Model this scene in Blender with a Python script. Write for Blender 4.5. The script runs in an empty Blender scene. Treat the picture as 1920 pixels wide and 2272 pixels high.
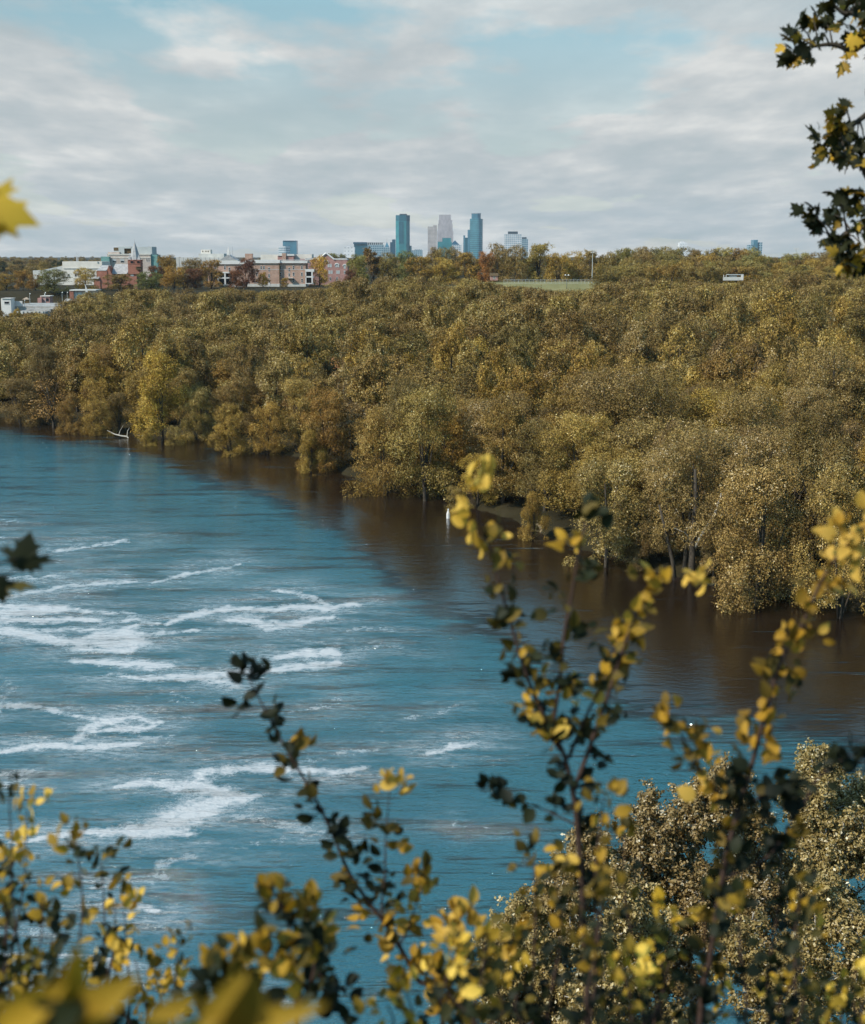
import bpy, math, random
import numpy as np
from mathutils import Vector, Matrix

C = bpy.context.scene.collection
SC = bpy.context.scene
R = math.radians

# ------------------------------------------------------------------ camera
F = 2990.0                      # focal length in pixels of the 1920-wide photograph
EYE = 40.0
PITCH = math.atan((1136 - 565) / F)
cd = bpy.data.cameras.new('camera')
cam = bpy.data.objects.new('camera', cd); C.objects.link(cam)
cam.location = (0, 0, EYE)
cam.rotation_euler = (math.pi / 2 - PITCH, 0, 0)
cd.sensor_fit = 'HORIZONTAL'; cd.sensor_width = 36.0
cd.lens = 36.0 * F / 1920
cd.clip_start = 0.05; cd.clip_end = 30000
cd.dof.use_dof = True; cd.dof.focus_distance = 260; cd.dof.aperture_fstop = 4.7
SC.camera = cam

# ------------------------------------------------------------------ sun, sky, exposure
SUN = Vector((-0.68, -0.42, 0.70)).normalized()
sd = bpy.data.lights.new('sun', 'SUN'); sd.energy = 5.0; sd.angle = R(0.5); sd.color = (1.0, 0.93, 0.82)
so = bpy.data.objects.new('sun', sd); C.objects.link(so)
so.location = (-50, -20, 120)
so.rotation_euler = SUN.to_track_quat('Z', 'Y').to_euler()

W = bpy.data.worlds.new('World'); SC.world = W; W.use_nodes = True
nt = W.node_tree; N = nt.nodes; L = nt.links
for n in list(N): N.remove(n)
def nd(t, **k):
    n = N.new(t)
    for a, b in k.items(): setattr(n, a, b)
    return n
wo = nd('ShaderNodeOutputWorld'); bg = nd('ShaderNodeBackground'); bg.inputs[1].default_value = 0.13
L.new(bg.outputs[0], wo.inputs[0])
sky = nd('ShaderNodeTexSky', sky_type='NISHITA', sun_disc=False)
sky.sun_elevation = math.asin(SUN.z); sky.sun_rotation = math.atan2(SUN.x, SUN.y) % (2 * math.pi)
sky.altitude = 200; sky.air_density = 1.0; sky.dust_density = 0.6; sky.ozone_density = 2.0
tc = nd('ShaderNodeTexCoord'); sep = nd('ShaderNodeSeparateXYZ'); L.new(tc.outputs['Generated'], sep.inputs[0])
def mth(op, a, b=None, c=None):
    n = nd('ShaderNodeMath', operation=op)
    for i, v in enumerate((a, b, c)):
        if v is None: continue
        if isinstance(v, (int, float)): n.inputs[i].default_value = v
        else: L.new(v, n.inputs[i])
    return n.outputs[0]
zz = mth('ADD', mth('MAXIMUM', sep.outputs[2], 0.0), 0.14)
cx = mth('DIVIDE', sep.outputs[0], zz); cy = mth('DIVIDE', 1.0, zz)
cmb = nd('ShaderNodeCombineXYZ'); L.new(cx, cmb.inputs[0]); L.new(mth('MULTIPLY', cy, .68), cmb.inputs[1])
def wnoise(scale, detail, rough, off, vec):
    mp = nd('ShaderNodeMapping'); mp.inputs['Location'].default_value = off
    L.new(vec, mp.inputs[0])
    n = nd('ShaderNodeTexNoise'); n.inputs['Scale'].default_value = scale
    n.inputs['Detail'].default_value = detail; n.inputs['Roughness'].default_value = rough
    L.new(mp.outputs[0], n.inputs[0]); return n.outputs[0]
def wramp(v, stops):
    r = nd('ShaderNodeValToRGB'); e = r.color_ramp.elements
    while len(e) < len(stops): e.new(0.5)
    for i, (p, c) in enumerate(stops): e[i].position = p; e[i].color = (*c, 1) if len(c) == 3 else c
    L.new(v, r.inputs[0]); return r.outputs[0]
n1 = wnoise(1.5, 9, 0.52, (21, 4, 3), cmb.outputs[0])
n2 = wnoise(2.6, 8, 0.55, (13.1, 2.7, 5), cmb.outputs[0])
cover = wramp(n1, [(0.43, (0, 0, 0)), (0.51, (1, 1, 1))])
# the low sky is nearly closed by cloud, the blue opens higher up
lowc = wramp(sep.outputs[2], [(0.0, (.75, .75, .75)), (0.10, (.5, .5, .5)), (0.16, (0.0, 0.0, 0.0)), (0.5, (0, 0, 0))])
highc = wramp(sep.outputs[2], [(0.0, (.9, .9, .9)), (0.17, (.85, .85, .85)), (0.23, (.12, .12, .12)), (0.6, (.2, .2, .2))])
cov2 = mth('MINIMUM', mth('ADD', mth('MULTIPLY', cover, highc), lowc), 1.0)
K = 7.7    # 1 / 0.13
n3 = wnoise(.9, 9, .62, (5.1, 1.7, 9), cmb.outputs[0]); n4 = wnoise(6.5, 6, .6, (1.1, 4.7, 2), cmb.outputs[0])
nm = mth('ADD', mth('ADD', mth('MULTIPLY', n2, .55), mth('MULTIPLY', n3, .3)), mth('MULTIPLY', n4, .15))
ccol = wramp(nm, [(0.38, (.44, .51, .535)), (0.465, (.51, .56, .58)), (0.53, (.605, .635, .64)), (0.60, (.75, .76, .745))])
csc = nd('ShaderNodeVectorMath', operation='SCALE'); csc.inputs['Scale'].default_value = K; L.new(ccol, csc.inputs[0])
tsc = nd('ShaderNodeVectorMath', operation='SCALE'); tsc.inputs['Scale'].default_value = 1.75
tint = nd('ShaderNodeMix', data_type='RGBA', blend_type='MULTIPLY'); tint.inputs[0].default_value = 1
L.new(sky.outputs[0], tint.inputs[6]); L.new(wramp(sep.outputs[2], [(0.0, (.60, .57, .55)), (.10, (.48, .475, .43)), (.17, (.57, .605, .50)), (.27, (.58, 1.15, .98)), (.5, (.70, 1.4, 1.3)), (.75, (.7, .9, .9))]), tsc.inputs[0]); L.new(tsc.outputs[0], tint.inputs[7])  # teal belt above the view is brightened, added to feed the river's reflection
mixs = nd('ShaderNodeMix', data_type='RGBA'); L.new(cov2, mixs.inputs[0]); L.new(tint.outputs[2], mixs.inputs[6]); L.new(csc.outputs[0], mixs.inputs[7])
L.new(mixs.outputs[2], bg.inputs[0])

vs = SC.view_settings
SC.display_settings.display_device = 'sRGB'
vs.view_transform = 'Standard'; vs.look = 'None'; vs.gamma = 1; vs.exposure = 0
SC.cycles.max_bounces = 6; SC.cycles.diffuse_bounces = 1; SC.cycles.glossy_bounces = 3
SC.cycles.transmission_bounces = 3; SC.cycles.volume_bounces = 0; SC.cycles.transparent_max_bounces = 6

# ------------------------------------------------------------------ helpers
def ray(u, v):
    a = (u - 960) / F; b = -(v - 1136) / F
    return Vector((a, math.cos(PITCH) + b * math.sin(PITCH), -math.sin(PITCH) + b * math.cos(PITCH)))
def at(u, v, D):
    r = ray(u, v); return Vector((0, 0, EYE)) + r * (D / r.y)
def on_z(u, v, z=0.0):
    r = ray(u, v); return Vector((0, 0, EYE)) + r * ((z - EYE) / r.z)
def project(p):
    x, y, z = p[0], p[1], p[2] - EYE
    dep = y * math.cos(PITCH) - z * math.sin(PITCH)
    up = y * math.sin(PITCH) + z * math.cos(PITCH)
    return 960 + F * x / dep, 1136 - F * up / dep

def tag(o, label=None, cat=None, group=None, kind=None):
    if label: o['label'] = label
    if cat: o['category'] = cat
    if group: o['group'] = group
    if kind: o['kind'] = kind
    return o
def empty(name, loc, label=None, cat=None, group=None, rz=0.0):
    o = bpy.data.objects.new(name, None); C.objects.link(o); o.location = loc; o.rotation_euler = (0, 0, rz)
    o.empty_display_size = 0.5
    return tag(o, label, cat, group)
def link(name, me, parent=None):
    o = bpy.data.objects.new(name, me); C.objects.link(o)
    if parent: o.parent = parent
    return o
def fast_mesh(name, verts, faces, mat, k=4, attrs=None, smooth=False):
    """verts (n,3) array, faces (m,k) array"""
    me = bpy.data.meshes.new(name)
    verts = np.asarray(verts, np.float32); faces = np.asarray(faces, np.int32)
    me.vertices.add(len(verts)); me.vertices.foreach_set('co', verts.ravel())
    me.loops.add(faces.size); me.loops.foreach_set('vertex_index', faces.ravel())
    me.polygons.add(len(faces)); me.polygons.foreach_set('loop_start', np.arange(0, faces.size, k, dtype=np.int32))
    me.polygons.foreach_set('use_smooth', np.full(len(faces), smooth))
    for an, av in (attrs or {}).items():
        a = me.attributes.new(an, 'FLOAT', 'POINT'); a.data.foreach_set('value', np.asarray(av, np.float32))
    me.update(calc_edges=True)
    if mat: me.materials.append(mat)
    return me

class MB:
    """collects boxes, prisms and tubes and links them as ONE mesh object"""
    def __init__(s): s.v = []; s.f = []
    def add(s, v, f):
        b = len(s.v); s.v += [tuple(p) for p in v]; s.f += [tuple(i + b for i in q) for q in f]; return s
    def box(s, x0, x1, y0, y1, z0, z1):
        v = [(x0, y0, z0), (x1, y0, z0), (x1, y1, z0), (x0, y1, z0), (x0, y0, z1), (x1, y0, z1), (x1, y1, z1), (x0, y1, z1)]
        return s.add(v, [(0, 3, 2, 1), (4, 5, 6, 7), (0, 1, 5, 4), (1, 2, 6, 5), (2, 3, 7, 6), (3, 0, 4, 7)])
    def prism(s, pts, z0, z1, taper=1.0, c=None):
        n = len(pts)
        if c is None: c = (sum(p[0] for p in pts) / n, sum(p[1] for p in pts) / n)
        v = [(x, y, z0) for x, y in pts] + [(c[0] + (x - c[0]) * taper, c[1] + (y - c[1]) * taper, z1) for x, y in pts]
        return s.add(v, [tuple(range(n))[::-1], tuple(range(n, 2 * n))] + [(i, (i + 1) % n, n + (i + 1) % n, n + i) for i in range(n)])
    def gable(s, x0, x1, y0, y1, z0, z1, axis='y'):
        """triangular prism, ridge along the axis"""
        if axis == 'y':
            m = (x0 + x1) / 2; v = [(x0, y0, z0), (x1, y0, z0), (m, y0, z1), (x0, y1, z0), (x1, y1, z0), (m, y1, z1)]
        else:
            m = (y0 + y1) / 2; v = [(x0, y1, z0), (x0, y0, z0), (x0, m, z1), (x1, y1, z0), (x1, y0, z0), (x1, m, z1)]
        return s.add(v, [(0, 1, 2), (5, 4, 3), (0, 3, 4, 1), (1, 4, 5, 2), (2, 5, 3, 0)])
    def tube(s, pts, rads, n=6):
        b = len(s.v); m = len(pts)
        for i, p in enumerate(pts):
            p = Vector(p); q = Vector(pts[min(i + 1, m - 1)]) - Vector(pts[max(i - 1, 0)])
            q = q.normalized() if q.length > 1e-9 else Vector((0, 0, 1))
            a = q.cross(Vector((0.3, 0.9, 0.1))).normalized(); c = q.cross(a)
            r = rads[i] if hasattr(rads, '__len__') else rads
            for k in range(n):
                t = 2 * math.pi * k / n; s.v.append(tuple(p + a * (r * math.cos(t)) + c * (r * math.sin(t))))
        for i in range(m - 1):
            for k in range(n):
                s.f.append((b + i * n + k, b + i * n + (k + 1) % n, b + (i + 1) * n + (k + 1) % n, b + (i + 1) * n + k))
        s.f.append(tuple(b + k for k in range(n))[::-1]); s.f.append(tuple(b + (m - 1) * n + k for k in range(n)))
        return s
    def ball(s, c, r, n=8, sq=1.0):
        b = len(s.v); rings = n // 2
        for i in range(1, rings):
            th = math.pi * i / rings
            for k in range(n):
                ph = 2 * math.pi * k / n
                s.v.append((c[0] + r * math.sin(th) * math.cos(ph), c[1] + r * math.sin(th) * math.sin(ph), c[2] + sq * r * math.cos(th)))
        t = len(s.v); s.v += [(c[0], c[1], c[2] + sq * r), (c[0], c[1], c[2] - sq * r)]
        for i in range(rings - 2):
            for k in range(n):
                s.f.append((b + i * n + k, b + (i + 1) * n + k, b + (i + 1) * n + (k + 1) % n, b + i * n + (k + 1) % n))
        for k in range(n):
            s.f.append((t, b + k, b + (k + 1) % n)); q = b + (rings - 2) * n; s.f.append((t + 1, q + (k + 1) % n, q + k))
        return s
    def build(s, name, mat, parent=None, smooth=False):
        me = bpy.data.meshes.new(name); me.from_pydata(s.v, [], s.f); me.update()
        if smooth: me.polygons.foreach_set('use_smooth', np.full(len(me.polygons), True))
        me.materials.append(mat)
        return link(name, me, parent)

# ------------------------------------------------------------------ materials
class Mat:
    def __init__(s, name):
        s.m = bpy.data.materials.new(name); s.m.use_nodes = True
        s.n = s.m.node_tree.nodes; s.l = s.m.node_tree.links
        s.p = s.n['Principled BSDF']; s.out = s.n['Material Output']
    def node(s, t, **k):
        n = s.n.new(t)
        for a, b in k.items(): setattr(n, a, b)
        return n
    def math(s, op, a, b=None, c=None, clamp=False):
        n = s.node('ShaderNodeMath', operation=op, use_clamp=clamp)
        for i, v in enumerate((a, b, c)):
            if v is None: continue
            if isinstance(v, (int, float)): n.inputs[i].default_value = v
            else: s.l.new(v, n.inputs[i])
        return n.outputs[0]
    def noise(s, scale, detail=3, rough=.5, vec=None, stretch=None, coord='Object'):
        if vec is None: vec = s.node('ShaderNodeTexCoord').outputs[coord]
        if stretch:
            mp = s.node('ShaderNodeMapping'); mp.inputs['Scale'].default_value = stretch; s.l.new(vec, mp.inputs[0]); vec = mp.outputs[0]
        n = s.node('ShaderNodeTexNoise'); n.inputs['Scale'].default_value = scale; n.inputs['Detail'].default_value = detail
        n.inputs['Roughness'].default_value = rough; s.l.new(vec, n.inputs[0]); return n.outputs[0]
    def ramp(s, v, stops):
        r = s.node('ShaderNodeValToRGB'); e = r.color_ramp.elements
        while len(e) < len(stops): e.new(0.5)
        for i, (p, c) in enumerate(stops): e[i].position = p; e[i].color = (*c, 1)
        s.l.new(v, r.inputs[0]); return r.outputs[0]
    def mix(s, f, a, b, mode='MIX'):
        n = s.node('ShaderNodeMix', data_type='RGBA', blend_type=mode)
        for i, v in ((0, f), (6, a), (7, b)):
            if isinstance(v, (int, float)): n.inputs[i].default_value = v
            elif isinstance(v, tuple): n.inputs[i].default_value = (*v, 1)
            else: s.l.new(v, n.inputs[i])
        return n.outputs[2]
    def set(s, color=None, rough=None, spec=None, metal=None):
        for k, v in (('Base Color', color), ('Roughness', rough), ('Specular IOR Level', spec), ('Metallic', metal)):
            if v is None: continue
            if isinstance(v, tuple): s.p.inputs[k].default_value = (*v, 1)
            elif isinstance(v, (int, float)): s.p.inputs[k].default_value = v
            else: s.l.new(v, s.p.inputs[k])
        return s
    def bump(s, h, strength=.5, dist=.1):
        b = s.node('ShaderNodeBump'); b.inputs['Strength'].default_value = strength; b.inputs['Distance'].default_value = dist
        s.l.new(h, b.inputs['Height']); s.l.new(b.outputs[0], s.p.inputs['Normal']); return s

def rough_mat(name, c, var=.25, scale=1.0, rough=.85, spec=.3):
    m = Mat(name); n = m.noise(scale, 5, .6)
    lo = tuple(x * (1 - var) for x in c); hi = tuple(min(1, x * (1 + var)) for x in c)
    m.set(m.ramp(n, [(.3, lo), (.7, hi)]), rough, spec); return m.m

def leaf_mat(name, tones, trans=.12, rough=.55, spec=.3):
    """colour = per-leaf tone ramp x the tree's own colour"""
    m = Mat(name)
    a = m.node('ShaderNodeAttribute', attribute_name='tone')
    oi = m.node('ShaderNodeObjectInfo')
    col = m.ramp(a.outputs['Fac'], tones)
    col = m.mix(1.0, col, oi.outputs['Color'], 'MULTIPLY')
    hs = m.node('ShaderNodeHueSaturation'); m.l.new(col, hs.inputs['Color'])
    m.l.new(m.math('MULTIPLY_ADD', oi.outputs['Random'], .016, .492), hs.inputs['Hue'])
    m.l.new(m.math('MULTIPLY_ADD', oi.outputs['Random'], .4, .82), hs.inputs['Value'])
    col = hs.outputs[0]
    m.set(col, rough, spec)
    t = m.node('ShaderNodeBsdfTranslucent'); m.l.new(m.mix(1.0, col, (1.1, .88, .38), 'MULTIPLY'), t.inputs[0])
    mx = m.node('ShaderNodeMixShader'); mx.inputs[0].default_value = trans
    m.l.new(m.p.outputs[0], mx.inputs[1]); m.l.new(t.outputs[0], mx.inputs[2]); m.l.new(mx.outputs[0], m.out.inputs[0])
    return m.m

M_leaf = leaf_mat('tree_foliage', [(0, (.045, .029, .007)), (.42, (.205, .128, .027)), (.85, (.38, .255, .065)), (1, (.56, .44, .22))])
M_bark = rough_mat('bark', (.055, .042, .03), .4, 3.0)
M_pale_bark = rough_mat('pale_bark', (.42, .38, .32), .3, 3.0)

# ------------------------------------------------------------------ terrain
SHORE_PX = [(0, 930), (140, 948), (270, 962), (460, 982), (640, 1012), (800, 1070), (1000, 1118), (1150, 1172), (1350, 1236), (1500, 1286), (1700, 1340), (1920, 1368)]
_sp = [on_z(u, v) for u, v in SHORE_PX]
SX = np.array([-900., -400.] + [p.x for p in _sp] + [120., 900.])
_sl = (_sp[0].y - _sp[1].y) / (_sp[0].x - _sp[1].x)
SY = np.array([_sp[0].y + 230, _sp[0].y + 120] + [p.y for p in _sp] + [95., 60.])
def shore_y(x): return np.interp(x, SX, SY)
def smooth(t): t = np.clip(t, 0, 1); return t * t * (3 - 2 * t)
def ground_z(x, y):
    x = np.asarray(x, float); y = np.asarray(y, float)
    ys = shore_y(x) + 3.0 * np.sin(x * .21) + 1.5 * np.sin(x * .53 + 1)
    s = y - ys
    far = -1.6 + 2.4 * smooth((s + 4) / 10) + 3.0 * smooth(s / 90) + 9.0 * smooth((s - 40) / np.maximum(610 - ys - 40, 60)) + 10.2 * smooth((y - 604) / 40)
    cap = 9 + 40 * smooth((y - 530) / 8) + 40 * smooth((x + 157) / 20)
    far = np.minimum(far, cap)
    nb = 47 + 9 * smooth((x - 0) / 16) + 2 * np.sin(x * .3)          # edge of the near bank
    near = np.maximum(38.3 - 0.93 * np.maximum(y - 1.6, 0), 1.0)
    near = np.where(y < 0, 38.3 + .01 * (-y), near)
    near = near * smooth((nb - y) / 5 + .4) - 1.6 * (1 - smooth((nb - y) / 5 + .4))
    return np.where(y < 75, near, far)
def gz(x, y): return float(ground_z(x, y))

def grid_mesh(name, xs, ys, zf, mat, attrs=None, smoothf=True):
    X, Y = np.meshgrid(xs, ys); Z = zf(X, Y)
    v = np.stack([X.ravel(), Y.ravel(), Z.ravel()], 1)
    nx, ny = len(xs), len(ys)
    i = (np.arange(ny - 1)[:, None] * nx + np.arange(nx - 1)[None]).ravel()
    f = np.stack([i, i + 1, i + 1 + nx, i + nx], 1)
    at_ = {k: fn(X, Y).ravel() for k, fn in (attrs or {}).items()}
    return fast_mesh(name, v, f, mat, 4, at_, smoothf)

mg = Mat('forest_floor')
gn = mg.noise(.08, 8, .62); gn2 = mg.noise(1.3, 5, .6)
mg.set(mg.mix(gn2, mg.ramp(gn, [(.35, (.018, .014, .007)), (.5, (.036, .028, .013)), (.68, (.06, .046, .024))]), (.03, .025, .012)), .95, .1)
mg.bump(gn2, .6, .3)
gx = np.concatenate([[-9000, -5000, -2500, -1200], np.arange(-700, -160, 30), np.arange(-160, 150, 3.0), np.arange(150, 720, 30), [1200, 2500, 5000, 9000]])
gy = np.concatenate([[-60, -30, -10], np.arange(-4, 6, .5), np.arange(6, 80, 2.0), np.arange(80, 340, 3.0), np.arange(340, 700, 12), [720, 760, 800, 900, 1000, 1200, 1600, 2400, 4000, 6000, 9000]])
o = link('ground', grid_mesh('ground', gx, gy, ground_z, mg.m)); tag(o, kind='structure')

# ------------------------------------------------------------------ river
def Z6(pts): return [(x / 1.96, 1150 + y / 1.96, w / 1.96) for x, y, w in pts]
def Z4(pts): return [(x / 2.52, 1720 + y / 2.52, w / 2.52) for x, y, w in pts]
def Z5(pts): return [(480 + x / 2.508, 1440 + y / 2.508, w / 2.508) for x, y, w in pts]
FOAM = [  # (strength, polyline of u, v, thickness)
 (1.0, Z6([(60,1408,8),(230,1388,12),(360,1366,22),(500,1355,24),(640,1358,46),(760,1335,72),(830,1290,80),(900,1250,74),(990,1228,56),(1060,1220,30),(1120,1215,8)])),
 (1.0, Z6([(640,1372,40),(740,1382,34),(850,1385,16)])),
 (1.0, Z6([(1010,1215,44),(940,1186,44),(870,1160,44),(760,1150,34),(640,1150,20),(500,1168,7)])),
 (.9, Z6([(850,1150,30),(885,1100,26),(1000,1093,30),(1150,1096,26),(1300,1110,22),(1430,1108,15),(1560,1088,14)])),
 (.5, Z6([(900,1330,30),(1080,1305,30),(1200,1335,34),(1300,1352,34),(1420,1358,24)])),
 (.45, Z6([(1100,1420,14),(1300,1395,12),(1440,1400,8)])),
 (.9, Z6([(-60,384,14),(120,388,14),(300,390,7)])), (.9, Z6([(-60,412,40),(80,410,40),(200,402,20),(300,398,6)])),
 (.9, Z6([(-60,440,22),(150,445,22),(300,440,14),(400,434,8)])), (.7, Z6([(310,400,7),(450,412,8),(580,422,7)])),
 (.95, Z6([(-60,480,20),(60,492,24),(160,515,30),(300,542,30),(450,556,42),(600,556,34)])),
 (.95, Z6([(400,518,36),(500,512,44),(560,530,36),(620,556,20)])), (.8, Z6([(520,500,20),(640,520,12),(760,505,9),(860,494,6)])),
 (.7, Z6([(120,485,8),(300,478,8),(480,492,12)])), (.8, Z6([(500,495,30),(600,470,14),(680,462,8)])),
 (.9, Z6([(590,560,20),(540,585,26),(430,590,14),(320,570,20)])), (.9, Z6([(310,625,14),(430,640,22),(560,640,24),(700,650,26),(790,640,8)])),
 (.85, Z6([(480,692,6),(640,696,10),(760,690,24),(900,682,34),(1030,714,20)])), (.85, Z6([(700,700,12),(900,672,24),(1060,660,20),(1240,645,20),(1360,636,30),(1440,630,24)])),
 (.95, Z6([(1235,592,16),(1320,580,36),(1410,575,26),(1440,595,10)])), (.5, Z6([(960,562,8),(1120,566,8)])),
 (.85, Z6([(720,470,14),(790,440,18),(880,420,20),(960,402,14),(1100,402,24),(1250,390,26),(1400,395,26),(1560,384,6)])),
 (.8, Z6([(1210,326,8),(1290,330,16),(1350,345,22),(1410,378,12)])), (.85, Z6([(1000,440,14),(1080,445,24),(1160,462,36),(1300,452,16),(1440,436,12)])),
 (.7, Z6([(660,470,6),(560,440,10),(420,460,8)])),
 (.8, Z6([(-60,820,40),(60,822,24),(160,832,14),(300,862,9),(420,874,6)])), (.35, Z6([(0,700,60),(20,760,60),(10,800,60)])),
 (.95, Z6([(-60,1015,14),(60,1004,24),(160,996,26),(280,988,18),(400,990,18),(500,988,12),(620,980,8)])),
 (.9, Z6([(330,955,14),(370,920,22),(420,885,20),(500,872,22),(570,862,18),(700,886,12)])), (.9, Z6([(400,925,14),(500,918,26),(600,908,20),(660,900,8)])),
 (.6, Z6([(540,930,10),(650,950,12),(760,935,8)])),
 (.7, Z6([(250,148,8),(340,125,9),(430,105,11),(545,94,6)])), (.7, Z6([(650,272,8),(740,250,13),(820,232,13),(900,226,10),(1010,204,7)])),
 (.7, Z6([(-30,262,6),(120,268,8),(280,264,7)])), (.7, Z6([(20,352,12),(140,330,10),(240,312,8),(300,300,6)])), (.75, Z6([(250,304,8),(400,290,12),(500,276,12),(560,264,8)])),
 (.45, Z6([(270,330,8),(390,318,7)])), (.6, Z6([(-60,82,8),(20,84,6)])), (.4, Z6([(-60,30,30),(60,22,20)])),
 (.55, Z6([(-60,1110,24),(60,1125,22),(170,1088,12)])), (.6, Z6([(-60,1165,28),(40,1158,20),(120,1135,8)])),
 (.45, Z6([(1480,492,12),(1600,490,16),(1700,500,12)])), (.45, Z6([(1500,580,14),(1640,560,14),(1740,570,12)])),
 (.45, Z6([(1380,800,12),(1470,790,22)])), (.5, Z6([(1240,840,8),(1340,828,12),(1440,818,10)])), (.45, Z6([(780,768,16),(850,765,14)])),
 (.45, Z6([(1300,1070,22),(1480,1030,20),(1640,1010,14)])), (.35, Z6([(900,780,20),(1100,770,20)])), (.35, Z6([(640,760,16),(820,800,20)])),
 (.85, Z5([(1190,578,16),(1270,555,18),(1340,535,24),(1430,524,12)])), (.4, Z5([(1060,395,30),(1250,370,30),(1380,310,20)])),
 (.5, Z5([(640,690,20),(760,670,22),(850,655,10)])), (.4, Z5([(1330,980,20),(1480,1000,16)])), (.4, Z5([(560,330,14),(680,310,12)])),
 (.85, Z4([(530,642,16),(620,634,8)])), (.65, Z4([(720,640,6),(840,622,12),(880,575,22),(920,500,26),(1070,478,26)])), (.5, Z4([(890,600,12),(960,590,12)])),
 (.7, Z4([(500,730,14),(640,750,14)])), (.9, Z4([(700,742,10),(790,765,30),(870,792,8)])), (.75, Z4([(60,1000,30),(240,1020,16),(430,1012,20)])),
 (.8, Z4([(430,1012,16),(520,1050,46),(640,1048,18),(720,1060,8)])), (.5, Z4([(900,1050,20),(960,1070,24),(1000,1105,12)])),
 (.6, Z4([(1450,1225,24),(1580,1275,24),(1450,1290,20)])), (.55, Z4([(100,1120,50),(180,1160,50)])), (.4, Z4([(620,1090,30),(660,1240,40)])),
 (.5, Z4([(130,860,30),(230,880,30)])), (.35, Z4([(1280,430,14),(1400,420,16),(1560,380,16)])), (.4, Z4([(360,600,14),(450,620,12)])),
]
rng0 = np.random.default_rng(5)
def foam_at(X, Y):
    dep = Y * math.cos(PITCH) + EYE * math.sin(PITCH)
    up = Y * math.sin(PITCH) - EYE * math.cos(PITCH)
    dep = np.maximum(dep, 1.0)
    U = 960 + F * X / dep; V = 1136 - F * up / dep
    out = np.zeros_like(U)
    # slow meander so that traced streaks get an uneven rim
    def fb(sc, sd_):
        r_ = np.random.default_rng(sd_); o_ = np.zeros_like(X)
        for k_ in range(14):
            an = r_.uniform(0, 6.28); fr_ = sc * r_.uniform(.5, 2.2); o_ += np.sin((X * np.cos(an) + Y * .6 * np.sin(an)) * fr_ + r_.uniform(0, 6.28)) / (.5 + fr_ / sc)
        return o_ / 3.2
    U = U + 16 * fb(.35, 1) + 7 * fb(1.3, 2); V = V + 5.0 * fb(.3, 3) + 2.6 * fb(1.2, 4) + 1.2 * fb(3.0, 5)
    wob = 3.0 * np.sin(X * .9 + Y * .35) + 2.2 * np.sin(X * 2.3 - Y * .8 + 1.3)
    for st, pl in FOAM:
        for (u0, v0, w0), (u1, v1, w1) in zip(pl[:-1], pl[1:]):
            du, dv = (u1 - u0), (v1 - v0) * 2.2
            L2 = du * du + dv * dv + 1e-6
            t = np.clip(((U - u0) * du + (V + wob * .35 - v0) * 2.2 * dv) / L2, 0, 1)
            d = np.hypot(U - u0 - t * du, (V + wob * .35 - v0) * 2.2 - t * dv)
            w = (w0 + (w1 - w0) * t) * 1.2
            val = st * (1.25 - .72 * d / (w + 5))
            out = np.maximum(out, val)
    return np.clip(out, -.5, 1.2) + 0.0
def froth_at(X, Y):
    dep = np.maximum(Y * math.cos(PITCH) + EYE * math.sin(PITCH), 1.0); up = Y * math.sin(PITCH) - EYE * math.cos(PITCH)
    U = 960 + F * X / dep; V = 1136 - F * up / dep; out = np.zeros_like(U)
    for st, pl in FOAM:
        for (u0, v0, w0), (u1, v1, w1) in zip(pl[:-1], pl[1:]):
            du, dv = (u1 - u0), (v1 - v0) * 2.6; L2 = du * du + dv * dv + 1e-6
            t = np.clip(((U - u0) * du + (V - v0) * 2.6 * dv) / L2, 0, 1)
            d = np.hypot(U - u0 - t * du, (V - v0) * 2.6 - t * dv); out = np.maximum(out, st * np.exp(-(d / 100.0) ** 2))
    return out
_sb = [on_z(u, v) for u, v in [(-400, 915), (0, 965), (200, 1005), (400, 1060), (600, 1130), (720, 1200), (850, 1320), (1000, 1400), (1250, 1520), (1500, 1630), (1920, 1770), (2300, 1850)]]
def tree_reflection_at(X, Y): return smooth((Y - np.interp(X, [p.x for p in _sb], [p.y for p in _sb]) + 4 + 3 * np.sin(X * .12) + 2 * np.sin(X * .31 + 2)) / 26)  # mask for the bank trees' reflection, painted into the water
wx = np.concatenate([[-900, -600, -400, -300, -200, -150], np.arange(-120, 100, .55), [105, 130, 200, 400, 900]])
wy = np.concatenate([[20, 40, 50], np.arange(55, 120, .45), np.arange(120, 200, .8), np.arange(200, 330, 2.0), [360, 420, 520, 700]])
mw = Mat('river_water')
pos = mw.node('ShaderNodeTexCoord').outputs['Object']
fa = mw.node('ShaderNodeAttribute', attribute_name='foam').outputs['Fac']
fn = mw.noise(.9, 8, .68, pos, (1, .8, 1)); fn2 = mw.noise(3.2, 5, .7, pos)
fsum = mw.math('ADD', fa, mw.math('MULTIPLY', mw.math('SUBTRACT', fn, .5), 2.0))
fsum = mw.math('ADD', fsum, mw.math('MULTIPLY', mw.math('SUBTRACT', fn2, .5), .9))
thin = mw.noise(.055, 6, .62, pos, (.55, 1.3, 1))
bub = mw.noise(5.0, 4, .75, pos)
foam = mw.ramp(fsum, [(.38, (0, 0, 0)), (.7, (.4, .4, .4)), (1.0, (1, 1, 1))])
film = mw.math('MULTIPLY', mw.ramp(thin, [(.52, (0, 0, 0)), (.68, (1, 1, 1))]), mw.ramp(bub, [(.5, (0, 0, 0)), (.72, (1, 1, 1))]))
filmx = mw.math('MULTIPLY', film, mw.math('MULTIPLY', mw.ramp(fa, [(0, (.12, .12, .12)), (.3, (1, 1, 1))]), .75))
fr = mw.node('ShaderNodeAttribute', attribute_name='froth').outputs['Fac']
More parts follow.
